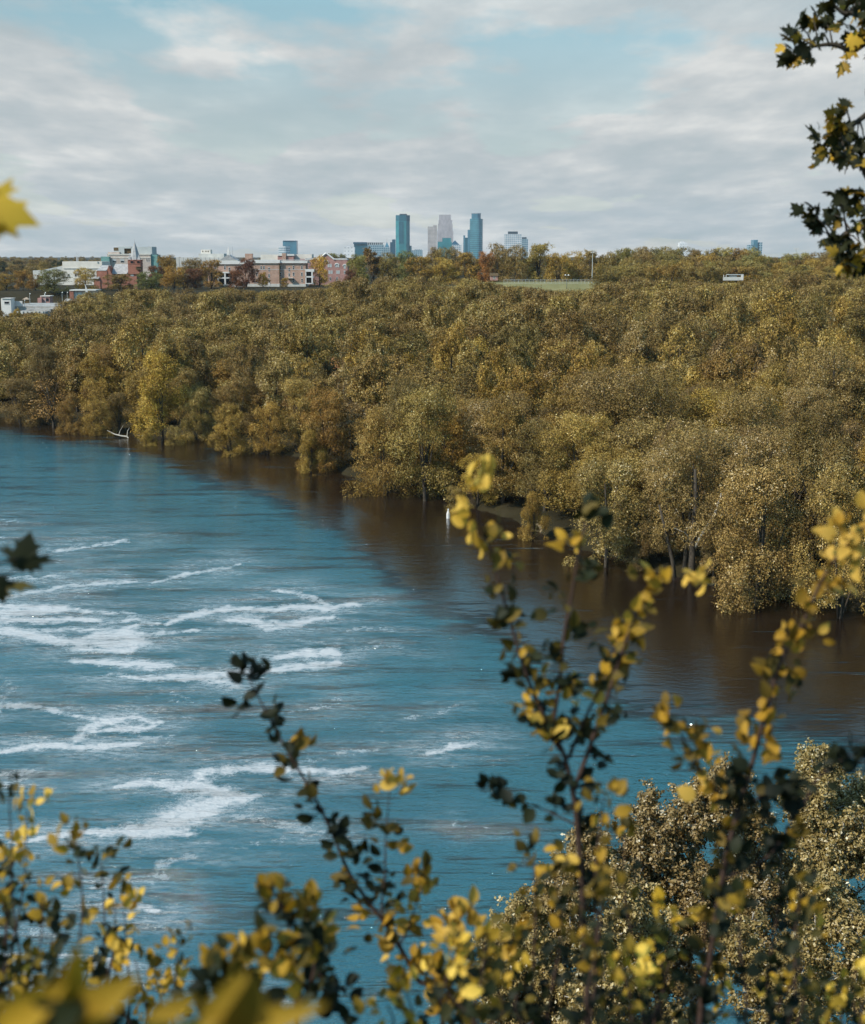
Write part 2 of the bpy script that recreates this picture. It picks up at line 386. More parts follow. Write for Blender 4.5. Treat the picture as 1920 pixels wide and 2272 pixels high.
lace = mw.noise(1.6, 7, .72, pos, (.6, 1.5, 1)); swirl = mw.noise(.22, 6, .62, pos, (.45, 1.6, 1))
frm = mw.math('MULTIPLY', mw.math('MULTIPLY', fr, mw.ramp(lace, [(.36, (.12, .12, .12)), (.62, (1, 1, 1))])), mw.ramp(swirl, [(.38, (.08, .08, .08)), (.56, (1, 1, 1))]))
fo = mw.math('ADD', mw.math('MULTIPLY', foam, mw.ramp(lace, [(.30, (.45, .45, .45)), (.5, (1, 1, 1))])), mw.math('ADD', mw.math('MULTIPLY', frm, .8), filmx), clamp=True)
refl = mw.math('ADD', mw.node('ShaderNodeAttribute', attribute_name='tree_reflection').outputs['Fac'], mw.math('ADD', mw.math('MULTIPLY', mw.math('SUBTRACT', mw.noise(.13, 8, .75, pos, (.3, 2.1, 1)), .5), 3.0), mw.math('MULTIPLY', mw.math('SUBTRACT', mw.noise(.9, 5, .7, pos, (.3, 2.4, 1)), .5), 1.6)))
tree_reflection = mw.ramp(refl, [(.15, (0, 0, 0)), (.65, (1, 1, 1))])
base = mw.mix(tree_reflection, mw.ramp(mw.noise(.03, 5, .6, pos), [(.35, (.005, .068, .078)), (.7, (.010, .085, .092))]), (.014, .008, .0045))  # dark brown paints the trees' reflection into the water colour
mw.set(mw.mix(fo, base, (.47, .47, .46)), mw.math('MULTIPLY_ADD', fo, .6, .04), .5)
mw.l.new(mw.math('SUBTRACT', 2.65, mw.math('ADD', mw.math('MULTIPLY', tree_reflection, 1.0), mw.math('MULTIPLY', fo, .6))), mw.p.inputs['IOR'])
w1 = mw.noise(.42, 4, .55, pos, (.8, 1.2, 1)); w2 = mw.noise(1.5, 4, .6, pos, (.7, 1.3, 1)); w3 = mw.noise(5.5, 3, .6, pos, (.8, 1.2, 1))
sw = mw.noise(.025, 4, .6, pos, (.7, 1.4, 1))
gust = mw.math('MULTIPLY', mw.ramp(sw, [(.3, (.45, .45, .45)), (.65, (1, 1, 1))]), mw.math('SUBTRACT', 1.0, mw.math('MULTIPLY', tree_reflection, .78)))
hgt = mw.math('ADD', mw.math('MULTIPLY', w1, .55), mw.math('ADD', mw.math('MULTIPLY', w2, .42), mw.math('MULTIPLY', w3, .13)))
mw.bump(mw.math('MULTIPLY', hgt, gust), 1.0, .5)
river = link('river', grid_mesh('river', wx, wy, lambda X, Y: X * 0.0, mw.m, {'foam': foam_at, 'froth': froth_at, 'tree_reflection': tree_reflection_at}))
tag(river, kind='structure')

# ------------------------------------------------------------------ tree meshes
def leaf_quads(rng, P, Nrm, size, aspect=1.5):
    """diamond leaves at points P with normals Nrm"""
    n = len(P)
    Nrm = Nrm / (np.linalg.norm(Nrm, axis=1, keepdims=True) + 1e-9)
    r = rng.normal(size=(n, 3)); t = np.cross(Nrm, r); t /= (np.linalg.norm(t, axis=1, keepdims=True) + 1e-9)
    b = np.cross(Nrm, t)
    s = size * rng.uniform(.6, 1.35, (n, 1)); a = s * aspect * .5; w = s * .5
    k = Nrm * s * .16
    v = np.stack([P - t * a, P + b * w + k, P + t * a, P - b * w + k], 1).reshape(-1, 3)
    f = np.arange(4 * n).reshape(n, 4)
    return v, f
def crown_points(rng, n, h, base, rx, lobes, clump=7, cl=.32, shape='round'):
    """points (and outward directions) of a clumpy crown in a 0..h tall, rx wide envelope"""
    lc = []; lr = []
    tries = 0
    while len(lc) < lobes and tries < 4000:
        tries += 1
        t = rng.uniform(0, 1) ** .85
        z = base + (h - base) * (.06 + .86 * t)
        if shape == 'round': prof = math.sin(math.pi * min(max(.24 + .70 * t, 0), 1)) ** .5
        elif shape == 'park': prof = math.sin(math.pi * (.34 + .56 * t)) ** .5
        elif shape == 'skirt': prof = (1 - .55 * t ** 1.6)
        elif shape == 'vase': prof = (.35 + .75 * t) * (1 if t < .75 else 1 - (t - .75) * 1.6)
        else: prof = (1 - t) * .9 + .1
        ph = rng.uniform(0, 2 * math.pi); rr = rx * prof * math.sqrt(rng.uniform(.12, 1)) * .82
        r = rx * rng.uniform(.13, .38) * (.8 + .3 * prof)
        lc.append((rr * math.cos(ph), rr * math.sin(ph), min(z, h - r * .7))); lr.append(r)
    lc = np.array(lc); lr = np.array(lr)
    nc = n // clump
    idx = rng.choice(len(lc), nc, p=(lr ** 2) / (lr ** 2).sum())
    d = rng.normal(size=(nc, 3)); d[:, 2] = d[:, 2] * .9 + .28; d /= np.linalg.norm(d, axis=1, keepdims=True)
    rad = lr[idx][:, None] * (rng.uniform(.55, 1, (nc, 1)) ** .5) * (1 + .22 * rng.normal(size=(nc, 1)).clip(-1.5, 1.8))
    P = lc[idx] + d * rad * np.array([1, 1, .85])
    # thin out leaves that are buried inside other lobes
    keep = np.ones(nc, bool)
    for j in range(len(lc)):
        q = np.linalg.norm((P - lc[j]) / np.array([1, 1, .85]), axis=1) < lr[j] * .62
        keep &= ~(q & (idx != j) & (rng.uniform(size=nc) < .8))
    hol = np.zeros(nc); k3 = 6.283 / (rx * .62)
    for _ in range(9):
        w_ = rng.normal(size=3); w_ /= np.linalg.norm(w_); hol += np.sin((P @ w_) * k3 * rng.uniform(.6, 1.7) + rng.uniform(0, 6.28))
    keep &= ~((hol < -1.1) & (rng.uniform(size=nc) < .93))
    P = P[keep]; d = d[keep]
    tone = rng.normal(.5, .16, len(P)) + (rng.normal(0, .10, len(lc)))[idx[keep]]
    P = np.repeat(P, clump, 0) + rng.normal(size=(len(P) * clump, 3)) * cl
    d = np.repeat(d, clump, 0)
    tone = np.repeat(tone, clump) + rng.normal(0, .16, len(P))
    return P, d, np.clip(tone, 0, 1), lc, lr
def crown_mesh(name, seed, n, h, base, rx, lobes, leaf, shape='round', clump=7, cl=.32, mat=None):
    rng = np.random.default_rng(seed)
    P, d, tone, lc, lr = crown_points(rng, n, h, base, rx, lobes, clump, cl, shape)
    P[:, 2] = np.maximum(P[:, 2], .15)
    v, f = leaf_quads(rng, P, d * .9 + rng.normal(size=P.shape) * .6 + np.array([0, 0, .25]), leaf)
    me = fast_mesh(name, v, f, mat or M_leaf, 4, {'tone': np.repeat(tone, 4)})
    return me, lc, lr
def trunk_mesh(name, seed, h, base, r, lc, mat=None, bend=.5, nl=7):
    rng = random.Random(seed); m = MB()
    top = h * .78; pts = []; rad = []
    for i in range(7):
        t = i / 6; pts.append((bend * math.sin(t * 2.1 + seed) * t, bend * math.cos(t * 1.7 + seed * 2) * t, -1.2 + (top + 1.2) * t)); rad.append(r * (1.25 if i == 0 else 1) * (1 - .8 * t))
    m.tube(pts, rad, 7)
    order = sorted(range(len(lc)), key=lambda j: rng.random())[:nl]
    for j in order:
        c = Vector(lc[j]); k = rng.uniform(.25, .6); 
        a = Vector(pts[min(6, int(k * 6))])
        if a.z > c.z: a = Vector(pts[2])
        mid = a.lerp(c, .5) + Vector((0, 0, -.3 * r)) + Vector((rng.uniform(-.3, .3), rng.uniform(-.3, .3), rng.uniform(0, .8)))
        m.tube([a, mid, c], [r * .45, r * .3, r * .1], 5)
    me = bpy.data.meshes.new(name); me.from_pydata(m.v, [], m.f); me.update(); me.materials.append(mat or M_bark)
    me.polygons.foreach_set('use_smooth', np.full(len(me.polygons), True))
    return me

# model trees, 10 m tall / unit scaled afterwards
KINDS = {}
def make_kind(key, seed, n, base, rx, lobes, leaf, shape, cl=.3, r=.25, clump=7):
    me, lc, lr = crown_mesh('crown_' + shape, seed, n, 10.0, base, rx, lobes, leaf, shape, clump, cl)
    KINDS[key] = (me, trunk_mesh('trunk_' + shape, seed, 10.0, base, r, lc))
for i in range(5): make_kind(('near', i), 10 + i, 66000, 1.0, 3.5 + .25 * i, 30 + 3 * i, .08, 'round', .12)
for i in range(4): make_kind(('skirt', i), 30 + i, 66000, .3, 3.9 + .2 * i, 34, .082, 'skirt', .12)
for i in range(4): make_kind(('mid', i), 50 + i, 30000, .8, 3.6 + .2 * i, 34, .125, 'round', .14)
for i in range(3): make_kind(('far', i), 70 + i, 18000, .9, 3.9 + .3 * i, 26, .15, 'round', .17)
for i in range(5): make_kind(('park', i), 110 + i, 26000, .25, 3.7 + .15 * i, 40, .13, 'park', .14)
for i in range(2): make_kind(('vase', i), 80 + i, 9000, 2.6, 3.6, 16, .24, 'vase', .2)
for i in range(2): make_kind(('bare', i), 90 + i, 2600, 1.5, 3.3, 20, .15, 'round', .3)

TREES = []
def tree(kind, x, y, z, h, w, color, label=None, group=None, name='broadleaf_tree', cat='tree', seed=0):
    """h height, w crown width in metres"""
    me, tm = KINDS[kind]
    rnd = random.Random(seed * 77 + int(x * 13) + int(y * 7))
    e = empty(name, (x, y, z), label, cat, group, rnd.uniform(0, 6.28))
    half = {'near': 4.0, 'skirt': 4.4, 'mid': 4.2, 'far': 4.3, 'vase': 3.6, 'park': 4.2, 'bare': 3.6}[kind[0]]
    e.scale = (w / 2 / half, w / 2 / half, h / 10.0)
    c = link('crown', me, e); t = link('trunk', tm, e)
    c.color = (*color, 1); t.color = (1, 1, 1, 1)
    TREES.append((x, y, w, e))
    return e
OLIVE = (1.0, 1.0, 1.0); GOLD = (1.25, 1.15, .8); GREY = (1.08, 1.08, 1.35); DARK = (.70, .72, .7); BROWN = (1.12, .92, .9); PURPLE = (.52, .28, .42); GREEN = (.8, 1.1, 1.1); YELLOW = (1.5, 1.38, .78); PALE = (1.35, 1.35, 1.5)

# ------------------------------------------------------------------ riverside trees traced one by one
def px_tree(kind, u, vb, vt, wpx, color, dback=4.0, **k):
    """tree whose foot is at the water line under pixel (u, vb), top at vt, wpx wide; dback metres behind it"""
    p = on_z(u, vb, 0.5); D = p.y + dback
    q = at(u, vt, D); x = q.x; z = gz(x, D)
    return tree(kind, x, D, z, q.z - z, wpx * D / F, color, **k)
G_R = 'trees of the wooded far bank'
RIV = [
 (('skirt', 0), 355, 985, 772, 165, YELLOW, 8, 'bright yellow-green tree hanging over the water, tallest bright one of the far riverside', 'broadleaf_tree'),
 (('skirt', 1), 40, 945, 838, 120, OLIVE, 6, 'olive riverside tree beside the picture edge, left of the bare brown thicket', 'broadleaf_tree'),
 (('bare', 0), 112, 950, 828, 120, BROWN, 5, 'sparse brown half-bare tree on the far shore, left of the orange-tinted shrub tree', 'half_bare_tree'),
 (('skirt', 2), 152, 962, 872, 70, (1.2, 1.06, .8), 4, 'small orange-tinted tree on the far shore beside the half-bare brown one', 'broadleaf_tree'),
 (('skirt', 3), 212, 965, 880, 80, GOLD, 4, 'low golden tree on the shore above the left end of the fallen pale limb', 'broadleaf_tree'),
 (('skirt', 0), 262, 962, 868, 86, OLIVE, 5, 'olive tree on the shore right above the fallen pale limb', 'broadleaf_tree'),
 (('skirt', 1), 440, 985, 858, 90, OLIVE, 8, 'dull olive tree just right of the bright yellow-green riverside tree', 'broadleaf_tree'),
 (('skirt', 2), 508, 1010, 898, 112, GOLD, 5, 'golden low tree leaning over the water, left of the drooping willow', 'broadleaf_tree'),
 (('skirt', 3), 592, 1012, 884, 104, (1.45, 1.3, .9), 6, 'willow-like drooping tree at the water between the golden tree and dark gap', 'willow_tree'),
 (('skirt', 1), 722, 1050, 865, 150, (1.25, 1.08, .7), 8, 'orange-gold round tree in front of the bare purple-brown crown', 'broadleaf_tree'),
 (('skirt', 3), 850, 1110, 892, 170, (1.25, 1.2, .85), 8, 'broad golden-olive tree right of the orange-gold one with branches in the water', 'broadleaf_tree'),
 (('skirt', 0), 690, 1050, 950, 80, GOLD, 3, 'low golden tree over the water at the foot of the orange-gold tree', 'broadleaf_tree'),
 (('near', 2), 945, 1135, 850, 190, OLIVE, 12, 'tall olive tree behind the white channel marker with dark hollows', 'broadleaf_tree'),
 (('skirt', 2), 1060, 1140, 1010, 120, GOLD, 8, 'golden spreading tree over the dark bank between white marker and small round bush', 'broadleaf_tree'),
 (('near', 1), 1120, 1160, 880, 190, (1.1, 1.05, .9), 14, 'tall dark-hollowed olive tree behind the small round shore bush', 'broadleaf_tree'),
 (('skirt', 0), 1350, 1262, 1010, 235, GREY, 3, 'grey-gold leafy tree leaning over the bank left of the forked bare trunk', 'broadleaf_tree'),
 (('skirt', 3), 1470, 1268, 1080, 150, GREY, 5, 'grey-gold low tree immediately left of the forked dark trunk in the water', 'broadleaf_tree'),
 (('near', 3), 1530, 1290, 960, 210, GREY, 6, 'grey-gold tree on the forked dark trunk that stands in the water', 'broadleaf_tree'),
 (('skirt', 1), 1690, 1350, 1030, 290, PALE, 3, 'large pale grey-gold tree hanging low over the brown water', 'broadleaf_tree'),
 (('skirt', 2), 1880, 1378, 1040, 260, PALE, 3, 'large pale grey-gold riverside tree cut by the picture edge', 'broadleaf_tree'),
 (('skirt', 0), 1590, 1300, 1150, 110, GREY, 4, 'low grey-gold tree with trailing twigs beside the forked trunk', 'broadleaf_tree'),
 (('near', 4), 1780, 1330, 960, 250, GREY, 22, 'grey-gold tree standing behind the two large pale riverside trees', 'broadleaf_tree'),
 (('bare', 1), 800, 1020, 782, 150, (1.5, 1.0, 1.2), 60, 'thin purple-brown almost bare crown above the orange-gold riverside tree', 'half_bare_tree'),
 (('mid', 1), 1310, 1130, 890, 140, (1.3, 1.05, .7), 45, 'rust-orange crown in the middle of the olive canopy', 'broadleaf_tree'),
 (('mid', 2), 1905, 1200, 760, 130, (1.35, 1.08, .7), 130, 'rust-orange crown in the canopy by the picture edge', 'broadleaf_tree'),
]
for i, (kd, u, vb, vt, w, col, db, lab, nm) in enumerate(RIV):
    px_tree(kd, u, vb, vt, w, col, db, label=lab, name=nm, seed=i + 1)
for i_, (u, vt, w, dd, lab) in enumerate([(2, 690, 50, 505, 'round olive tree at the picture edge directly below the white kiosk'), (34, 686, 44, 508, 'round olive tree below the low parapet right of the white kiosk'), (62, 702, 40, 500, 'small brownish tree below the terrace wall, right of the kiosk trees')]):
    q = at(u, vt, dd); z = gz(q.x, dd); tree(('mid', i_), q.x, dd, z, q.z - z, w * dd / F, (OLIVE, GOLD, BROWN)[i_], lab, 'trees of the wooded far bank', seed=70 + i_)
# small shore bushes
BU = [(1185, 1196, 1088, 84, GOLD, 'small round golden bush standing alone at the shore before the pale mudbank'),
      (1105, 1120, 1075, 60, GREY, 'low grey-green bush on the shore left of the small round golden bush'),
      (330, 985, 945, 44, GOLD, 'low golden bush under the bright yellow-green riverside tree'),
      (385, 985, 940, 46, OLIVE, 'low olive bush right under the bright yellow-green riverside tree'),
      (1420, 1262, 1190, 80, GREY, 'low grey bush touching the water left of the forked trunk'),
      (1010, 1128, 1080, 60, OLIVE, 'dark olive bush behind the white channel marker')]
for i, (u, vb, vt, w, col, lab) in enumerate(BU):
    px_tree(('skirt', i % 4), u, vb, vt, w, col, 1.5, label=lab, name='shore_bush', cat='bush', seed=50 + i)

# ------------------------------------------------------------------ the wood behind them
CAN_U = [-200, 0, 50, 110, 150, 200, 260, 330, 420, 500, 560, 620, 680, 720, 760, 790, 850, 900, 980, 1050, 1120, 1200, 1260, 1330, 1400, 1500, 1600, 1700, 1800, 1920, 2200]
CAN_V = [705, 700, 692, 690, 655, 643, 641, 639, 635, 636, 640, 642, 640, 634, 620, 614, 608, 612, 610, 618, 630, 640, 644, 632, 612, 622, 626, 614, 606, 600, 600]
rng = random.Random(11)
cand = []
y = 110.0
while y < 634:
    sp = 9.6 if y < 330 else 10.5 + (y - 330) * .012
    half = .325 * y + 22
    x = -half
    while x < half:
        px = x + rng.uniform(-.4, .4) * sp; py = y + rng.uniform(-.4, .4) * sp
        s = py - float(shore_y(px))
        if s > 9 and not (px < -75 and py > 590):
            cand.append((px, py, s))
        x += sp
    y += sp * .9
wood = []
for px, py, s in cand:
    if rng.random() < (.10 if s > 30 else .04): continue
    if any((px - a) ** 2 + ((py - b) * .9) ** 2 < (w * .36 + 2.2) ** 2 for a, b, w, _ in TREES if abs(py - b) < 14): continue
    u, v = project((px, py, 25))
    z = gz(px, py)
    vt = np.interp(u, CAN_U, CAN_V)
    lim = EYE - (vt - 565) / F * py                     # nothing stands above the traced edge of the wood
    top = min(15.5 + .048 * min(s, 260) + 2.4 * math.sin(px * .11 + py * .05) + rng.gauss(0, 2.6), lim - abs(rng.gauss(0, .5)))
    top = max(top, z + 4.5)
    if top > lim + .6 and py > 420: continue
    wood.append((px, py, z, top - z, s, rng.random(), rng.random()))
wood.sort(key=lambda t: t[1])
COLS = [(0, 130, 'below the concrete terrace'), (130, 290, 'below the pale hall and church'), (290, 450, 'below the purple-leaved trees'), (450, 690, 'below the long brick dormitory'),
        (690, 860, 'below the gabled brick hall'), (860, 1030, 'below the tallest skyline towers'), (1030, 1230, 'below the white grid tower'), (1230, 1450, 'below the floodlight by the field'),
        (1450, 1690, 'below the stepped blue tower'), (1690, 2400, 'below the distant second floodlight'), (-900, 0, 'beside the concrete terrace side')]
ORD = ['first', 'second', 'third', 'fourth', 'fifth', 'sixth', 'seventh', 'eighth', 'ninth', 'tenth', 'eleventh', 'twelfth', 'thirteenth']
cells = {}
nind = 0; rest = []
LOOK = {'OLIVE': 'olive', 'GOLD': 'golden-olive', 'GREY': 'grey-green', 'DARK': 'dark olive'}
for (px, py, z, h, s, r1, r2) in wood:
    u, v = project((px, py, z + h * .8))
    inview = -60 < u < 1980
    if nind >= 190 or not inview:
        rest.append((px, py, z, h, r1, r2)); continue
    nind += 1
    # colour patches: greyer to the right, more golden to the left
    q = .5 + .5 * math.sin(px * .07 + 1.3) * math.cos(py * .06)
    if r1 < .10: cn, col = 'GOLD', GOLD
    elif r1 < .30: cn, col = 'DARK', DARK
    elif r1 < .30 + .45 * max(0, min(1, (u - 500) / 1000)): cn, col = 'GREY', GREY
    else: cn, col = 'OLIVE', (1 + .25 * q, 1 + .15 * q, 1)
    w = 10.5 + 5.5 * r2 * r2 + 1.5 * r1
    kind = ('near', int(r2 * 4.99)) if py < 235 else ('mid', int(r2 * 3.99))
    if s < 16: kind = ('skirt', int(r2 * 3.99))
    e = tree(kind, px, py, z, h, w, col, name='broadleaf_tree', seed=nind)
    row = min(int((py - float(shore_y(px))) / 22), 8)
    ci = next(i for i, c in enumerate(COLS) if c[0] <= u < c[1])
    cells.setdefault((row, ci), []).append((u, e, LOOK[cn]))
ROWN = ['riverside', 'second', 'third', 'fourth', 'fifth', 'sixth', 'seventh', 'eighth', 'ninth']
for (row, ci), lst in cells.items():
    lst.sort(key=lambda t: t[0])
    for k, (u, e, look) in enumerate(lst):
        e['label'] = f"{look} tree, {ORD[k] if k < 13 else str(k + 1) + 'th'} from left in the {ROWN[row]} row {COLS[ci][2]}"
        e['category'] = 'tree'; e['group'] = G_R

# the far part of the wood: one mass, tops only
src = bpy.data.collections.new('wood_sources')
lod = []
for i, col in enumerate([OLIVE, GOLD, GREY, DARK, (1.2, 1.1, .9), (1.1, 1.15, 1.1)]):
    o = bpy.data.objects.new('wood_model', KINDS[('far', i % 3)][0]); o.color = (*col, 1); src.objects.link(o); lod.append(o)
def mass(name, pts, label=None):
    """pts: x, y, z, width scale, height scale"""
    me = bpy.data.meshes.new(name); me.from_pydata([p[:3] for p in pts], [], [])
    for an, k in (('sw', 3), ('sh', 4)):
        a = me.attributes.new(an, 'FLOAT', 'POINT'); a.data.foreach_set('value', [p[k] for p in pts])
    a = me.attributes.new('idx', 'INT', 'POINT'); a.data.foreach_set('value', [random.Random(j).choice([0, 0, 2, 4, 4, 5, 1, 3]) for j in range(len(pts))])
    o = link(name, me); md = o.modifiers.new('scatter', 'NODES')
    g = bpy.data.node_groups.new(name, 'GeometryNodeTree'); md.node_group = g
    g.interface.new_socket('Geometry', in_out='INPUT', socket_type='NodeSocketGeometry')
    g.interface.new_socket('Geometry', in_out='OUTPUT', socket_type='NodeSocketGeometry')
    n = g.nodes; l = g.links
    gi = n.new('NodeGroupInput'); go = n.new('NodeGroupOutput')
    m2p = n.new('GeometryNodeMeshToPoints'); l.new(gi.outputs[0], m2p.inputs[0])
    ci = n.new('GeometryNodeCollectionInfo'); ci.inputs[0].default_value = src; ci.inputs[1].default_value = True
    io = n.new('GeometryNodeInstanceOnPoints'); l.new(m2p.outputs[0], io.inputs[0]); l.new(ci.outputs[0], io.inputs['Instance'])
    io.inputs['Pick Instance'].default_value = True
    ai = n.new('GeometryNodeInputNamedAttribute'); ai.data_type = 'INT'; ai.inputs[0].default_value = 'idx'; l.new(ai.outputs[0], io.inputs['Instance Index'])
    cm = n.new('ShaderNodeCombineXYZ')
    for an, ks in (('sw', (0, 1)), ('sh', (2,))):
        a = n.new('GeometryNodeInputNamedAttribute'); a.data_type = 'FLOAT'; a.inputs[0].default_value = an
        for k in ks: l.new(a.outputs[0], cm.inputs[k])
    l.new(cm.outputs[0], io.inputs['Scale'])
    rv = n.new('FunctionNodeRandomValue'); rv.data_type = 'FLOAT_VECTOR'
    rv.inputs[0].default_value = (0, 0, 0); rv.inputs[1].default_value = (0, 0, 6.28)
    l.new(rv.outputs[0], io.inputs['Rotation'])
    l.new(io.outputs[0], go.inputs[0])
    return o
tag(mass('far_wood', [(px, py, z, (11 + 5.0 * r2) / 8.4, h / 10) for (px, py, z, h, r1, r2) in rest]), 'closed olive tree canopy rising behind the riverside trees', 'wood', kind='stuff')
# woods beyond the ridge, out to the city
pr = random.Random(4); pts = []
for i in range(900):
    D = 900 * (5.0 ** pr.random()); u = pr.uniform(-150, 2070)
    x = (u - 960) / F * D
    pts.append((x, D, 22.5, pr.uniform(11, 16) / 8.4, pr.uniform(8, 13.5) / 10))
tag(mass('distant_woods', pts), 'low dark trees stretching away to the city', 'wood', kind='stuff')

# ------------------------------------------------------------------ town on the plateau
def facade(name, wall, glass, cw, fh, a=.25, b=.85, c=.3, d=.85, rough=.4, glassrough=.15):
    """a wall with a regular grid of window openings: cw bay width, fh storey height"""
    m = Mat(name); pos = m.node('ShaderNodeTexCoord').outputs['Object']
    s = m.node('ShaderNodeSeparateXYZ'); m.l.new(pos, s.inputs[0])
    h = m.math('FRACT', m.math('DIVIDE', m.math('ADD', m.math('ADD', s.outputs[0], s.outputs[1]), 500.0), cw))
    z = m.math('FRACT', m.math('DIVIDE', m.math('ADD', s.outputs[2], 500.0), fh))
    def band(v, lo, hi): return m.math('MULTIPLY', m.math('GREATER_THAN', v, lo), m.math('LESS_THAN', v, hi))
    k = m.math('MULTIPLY', band(h, a, b), band(z, c, d))
    n = m.noise(.04, 3, .5, pos)
    col = m.mix(k, wall, glass)
    col = m.mix(1.0, col, m.ramp(n, [(.3, (.8, .8, .8)), (.7, (1.1, 1.1, 1.1))]), 'MULTIPLY')
    m.set(col, m.math('MULTIPLY_ADD', k, glassrough - .7, .7), rough)
    return m.m
def glassy(name, c, fh=4.0, lines=.75, rough=.22):
    m = Mat(name); pos = m.node('ShaderNodeTexCoord').outputs['Object']
    s = m.node('ShaderNodeSeparateXYZ'); m.l.new(pos, s.inputs[0])
    z = m.math('FRACT', m.math('DIVIDE', m.math('ADD', s.outputs[2], 500.0), fh))
    k = m.math('GREATER_THAN', z, .72)
    n = m.noise(.03, 4, .6, pos)
    col = m.mix(k, c, tuple(min(1, x * lines + .02) for x in c))
    col = m.mix(1.0, col, m.ramp(n, [(.35, (.75, .8, .8)), (.65, (1.15, 1.15, 1.12))]), 'MULTIPLY')
    m.set(col, rough, .5); return m.m
G_SK = 'skyscrapers of the distant city'
def P(u, v, D): return at(u, v, D)
def pbox(mb, u0, u1, v0, v1, D, depth, org):
    a = at(u0, v1, D) - org; b = at(u1, v0, D) - org
    return mb.box(a.x, b.x, a.y, a.y + depth, a.z, b.z)
def tower(name, label, uc, D, parts, group=G_SK, rz=0.0, cat='skyscraper', base_v=575):
    org = at(uc, base_v, D); org.z = 22.0
    e = empty(name, org, label, cat, group)
    for pn, mat, boxes in parts:
        mb = MB()
        for bx in boxes:
            if bx[0] == 'box': _, u0, u1, v0, v1, dy, dep = bx; pbox(mb, u0, u1, v0, v1, D + dy, dep, org)
            elif bx[0] == 'oct':          # chamfered plan
                _, u0, u1, v0, v1, ch, dep = bx[:7]
                a = at(u0, v1, D) - org; b = at(u1, v0, D) - org; x0, x1 = a.x, b.x; c = ch * (x1 - x0)
                y0 = 0; pts = [(x0 + c, y0), (x1 - c, y0), (x1, y0 + c), (x1, dep - c), (x1 - c, dep), (x0 + c, dep), (x0, dep - c), (x0, y0 + c)]
                mb.prism(pts, a.z, b.z, bx[7] if len(bx) > 7 else 1.0)
            elif bx[0] == 'arc':          # flat left, rounded right
                _, u0, u1, v0, v1, dep = bx
                a = at(u0, v1, D) - org; b = at(u1, v0, D) - org; r = dep / 2
                pts = [(a.x, 0)] + [(b.x - r * .8 + r * .8 * math.sin(t), r - r * math.cos(t)) for t in [math.pi * k / 10 for k in range(11)]] + [(a.x, dep)]
                mb.prism(pts, a.z, b.z)
            elif bx[0] == 'pyr':
                _, u0, u1, v0, v1, dep = bx; a = at(u0, v1, D) - org; b = at(u1, v0, D) - org
                mb.prism([(a.x, 0), (b.x, 0), (b.x, dep), (a.x, dep)], a.z, b.z, .02)
            elif bx[0] == 'mast':
                _, u, v0, v1, dy, r = bx; p = at(u, v1, D + dy) - org; q = at(u, v0, D + dy) - org; mb.tube([p, q], [r, r * .4], 5)
        mb.build(pn, mat, e)
    return e
T_teal = glassy('teal_glass', (.030, .20, .23)); T_dteal = glassy('dark_teal_glass', (.012, .10, .14)); T_navy = glassy('navy_glass', (.012, .07, .12))
T_blue = glassy('blue_glass', (.07, .20, .28)); T_band = glassy('banded_blue_glass', (.10, .27, .33), 8.0, .45)
T_pale = facade('pale_stone_tower', (.50, .44, .44), (.30, .28, .31), 5.5, 400, .35, .8, 0, 1)
T_tan = facade('tan_grid_tower', (.50, .43, .40), (.22, .21, .23), 5.0, 5.2)
T_grid = facade('white_grid_tower', (.60, .58, .58), (.17, .27, .34), 7.5, 7.5, .2, .85, .35, .9)
T_grid2 = facade('blue_grid_block', (.30, .38, .42), (.05, .14, .20), 8.0, 8.0, .2, .85, .3, .85)
T_white = facade('white_block', (.72, .70, .70), (.45, .45, .47), 9, 9, .35, .7, .4, .75)
T_dark = rough_mat('dark_roof_metal', (.03, .05, .065), .2, .05)
T_mast = rough_mat('mast_metal', (.45, .46, .47), .1, .5)
DS = 5500
tower('skyscraper', 'tallest teal glass skyscraper with dark crown band and thin masts', 894, DS, [
    ('shaft', T_teal, [('oct', 878.5, 909.3, 490, 575, .24, 52)]), ('crown_band', T_dteal, [('oct', 878.2, 909.6, 477, 490, .24, 53)]),
    ('penthouse', T_dark, [('box', 887, 903, 474.3, 477, 8, 30)]), ('antenna', T_mast, [('mast', 894.5, 464, 475, 12, .8)]), ('antenna', T_mast, [('mast', 899, 469, 475, 12, .6)]),
    ('dark_reflection', T_dteal, [('box', 885.5, 895.5, 491, 540, -1.5, 1.5)]), ('annex', T_dteal, [('box', 909.6, 913.5, 545, 575, 10, 30)])])  # the dark slab paints a darker reflection onto the front glass
tower('skyscraper', 'pale rose stone skyscraper with vertical ribs and stepped top', 988, DS, [
    ('shaft', T_pale, [('box', 971, 1006, 512, 575, 0, 55)]), ('upper_tier', T_pale, [('box', 972.5, 1004.5, 497, 512, 3, 50)]),
    ('setback', T_pale, [('box', 973.3, 1003.5, 488, 497, 5, 44)]), ('crown', T_pale, [('box', 974.8, 1001, 476, 488, 8, 38)])])
tower('skyscraper', 'tan gridded slab tower directly left of the pale stepped skyscraper', 960, DS - 100, [
    ('left_slab', T_tan, [('box', 949.5, 961, 502.5, 575, 4, 35)]), ('tall_slab', T_tan, [('box', 961.1, 970, 499.5, 575, 0, 40)])])
tower('office_block', 'low stepped green glass block in front of the pale stepped skyscraper', 987, DS - 300, [
    ('lower_block', T_teal, [('box', 971.5, 1003, 536, 575, 0, 40)]), ('upper_block', T_teal, [('box', 982, 1001, 527.5, 536, 4, 34)])], cat='office building')
tower('office_block', 'pale low block with dark pyramid roof beside the green glass block', 1012, DS - 200, [
    ('wall', T_grid, [('box', 998, 1024, 543, 575, 0, 40)]), ('roof', T_navy, [('pyr', 1000, 1020, 533, 543, 40)])], cat='office building')
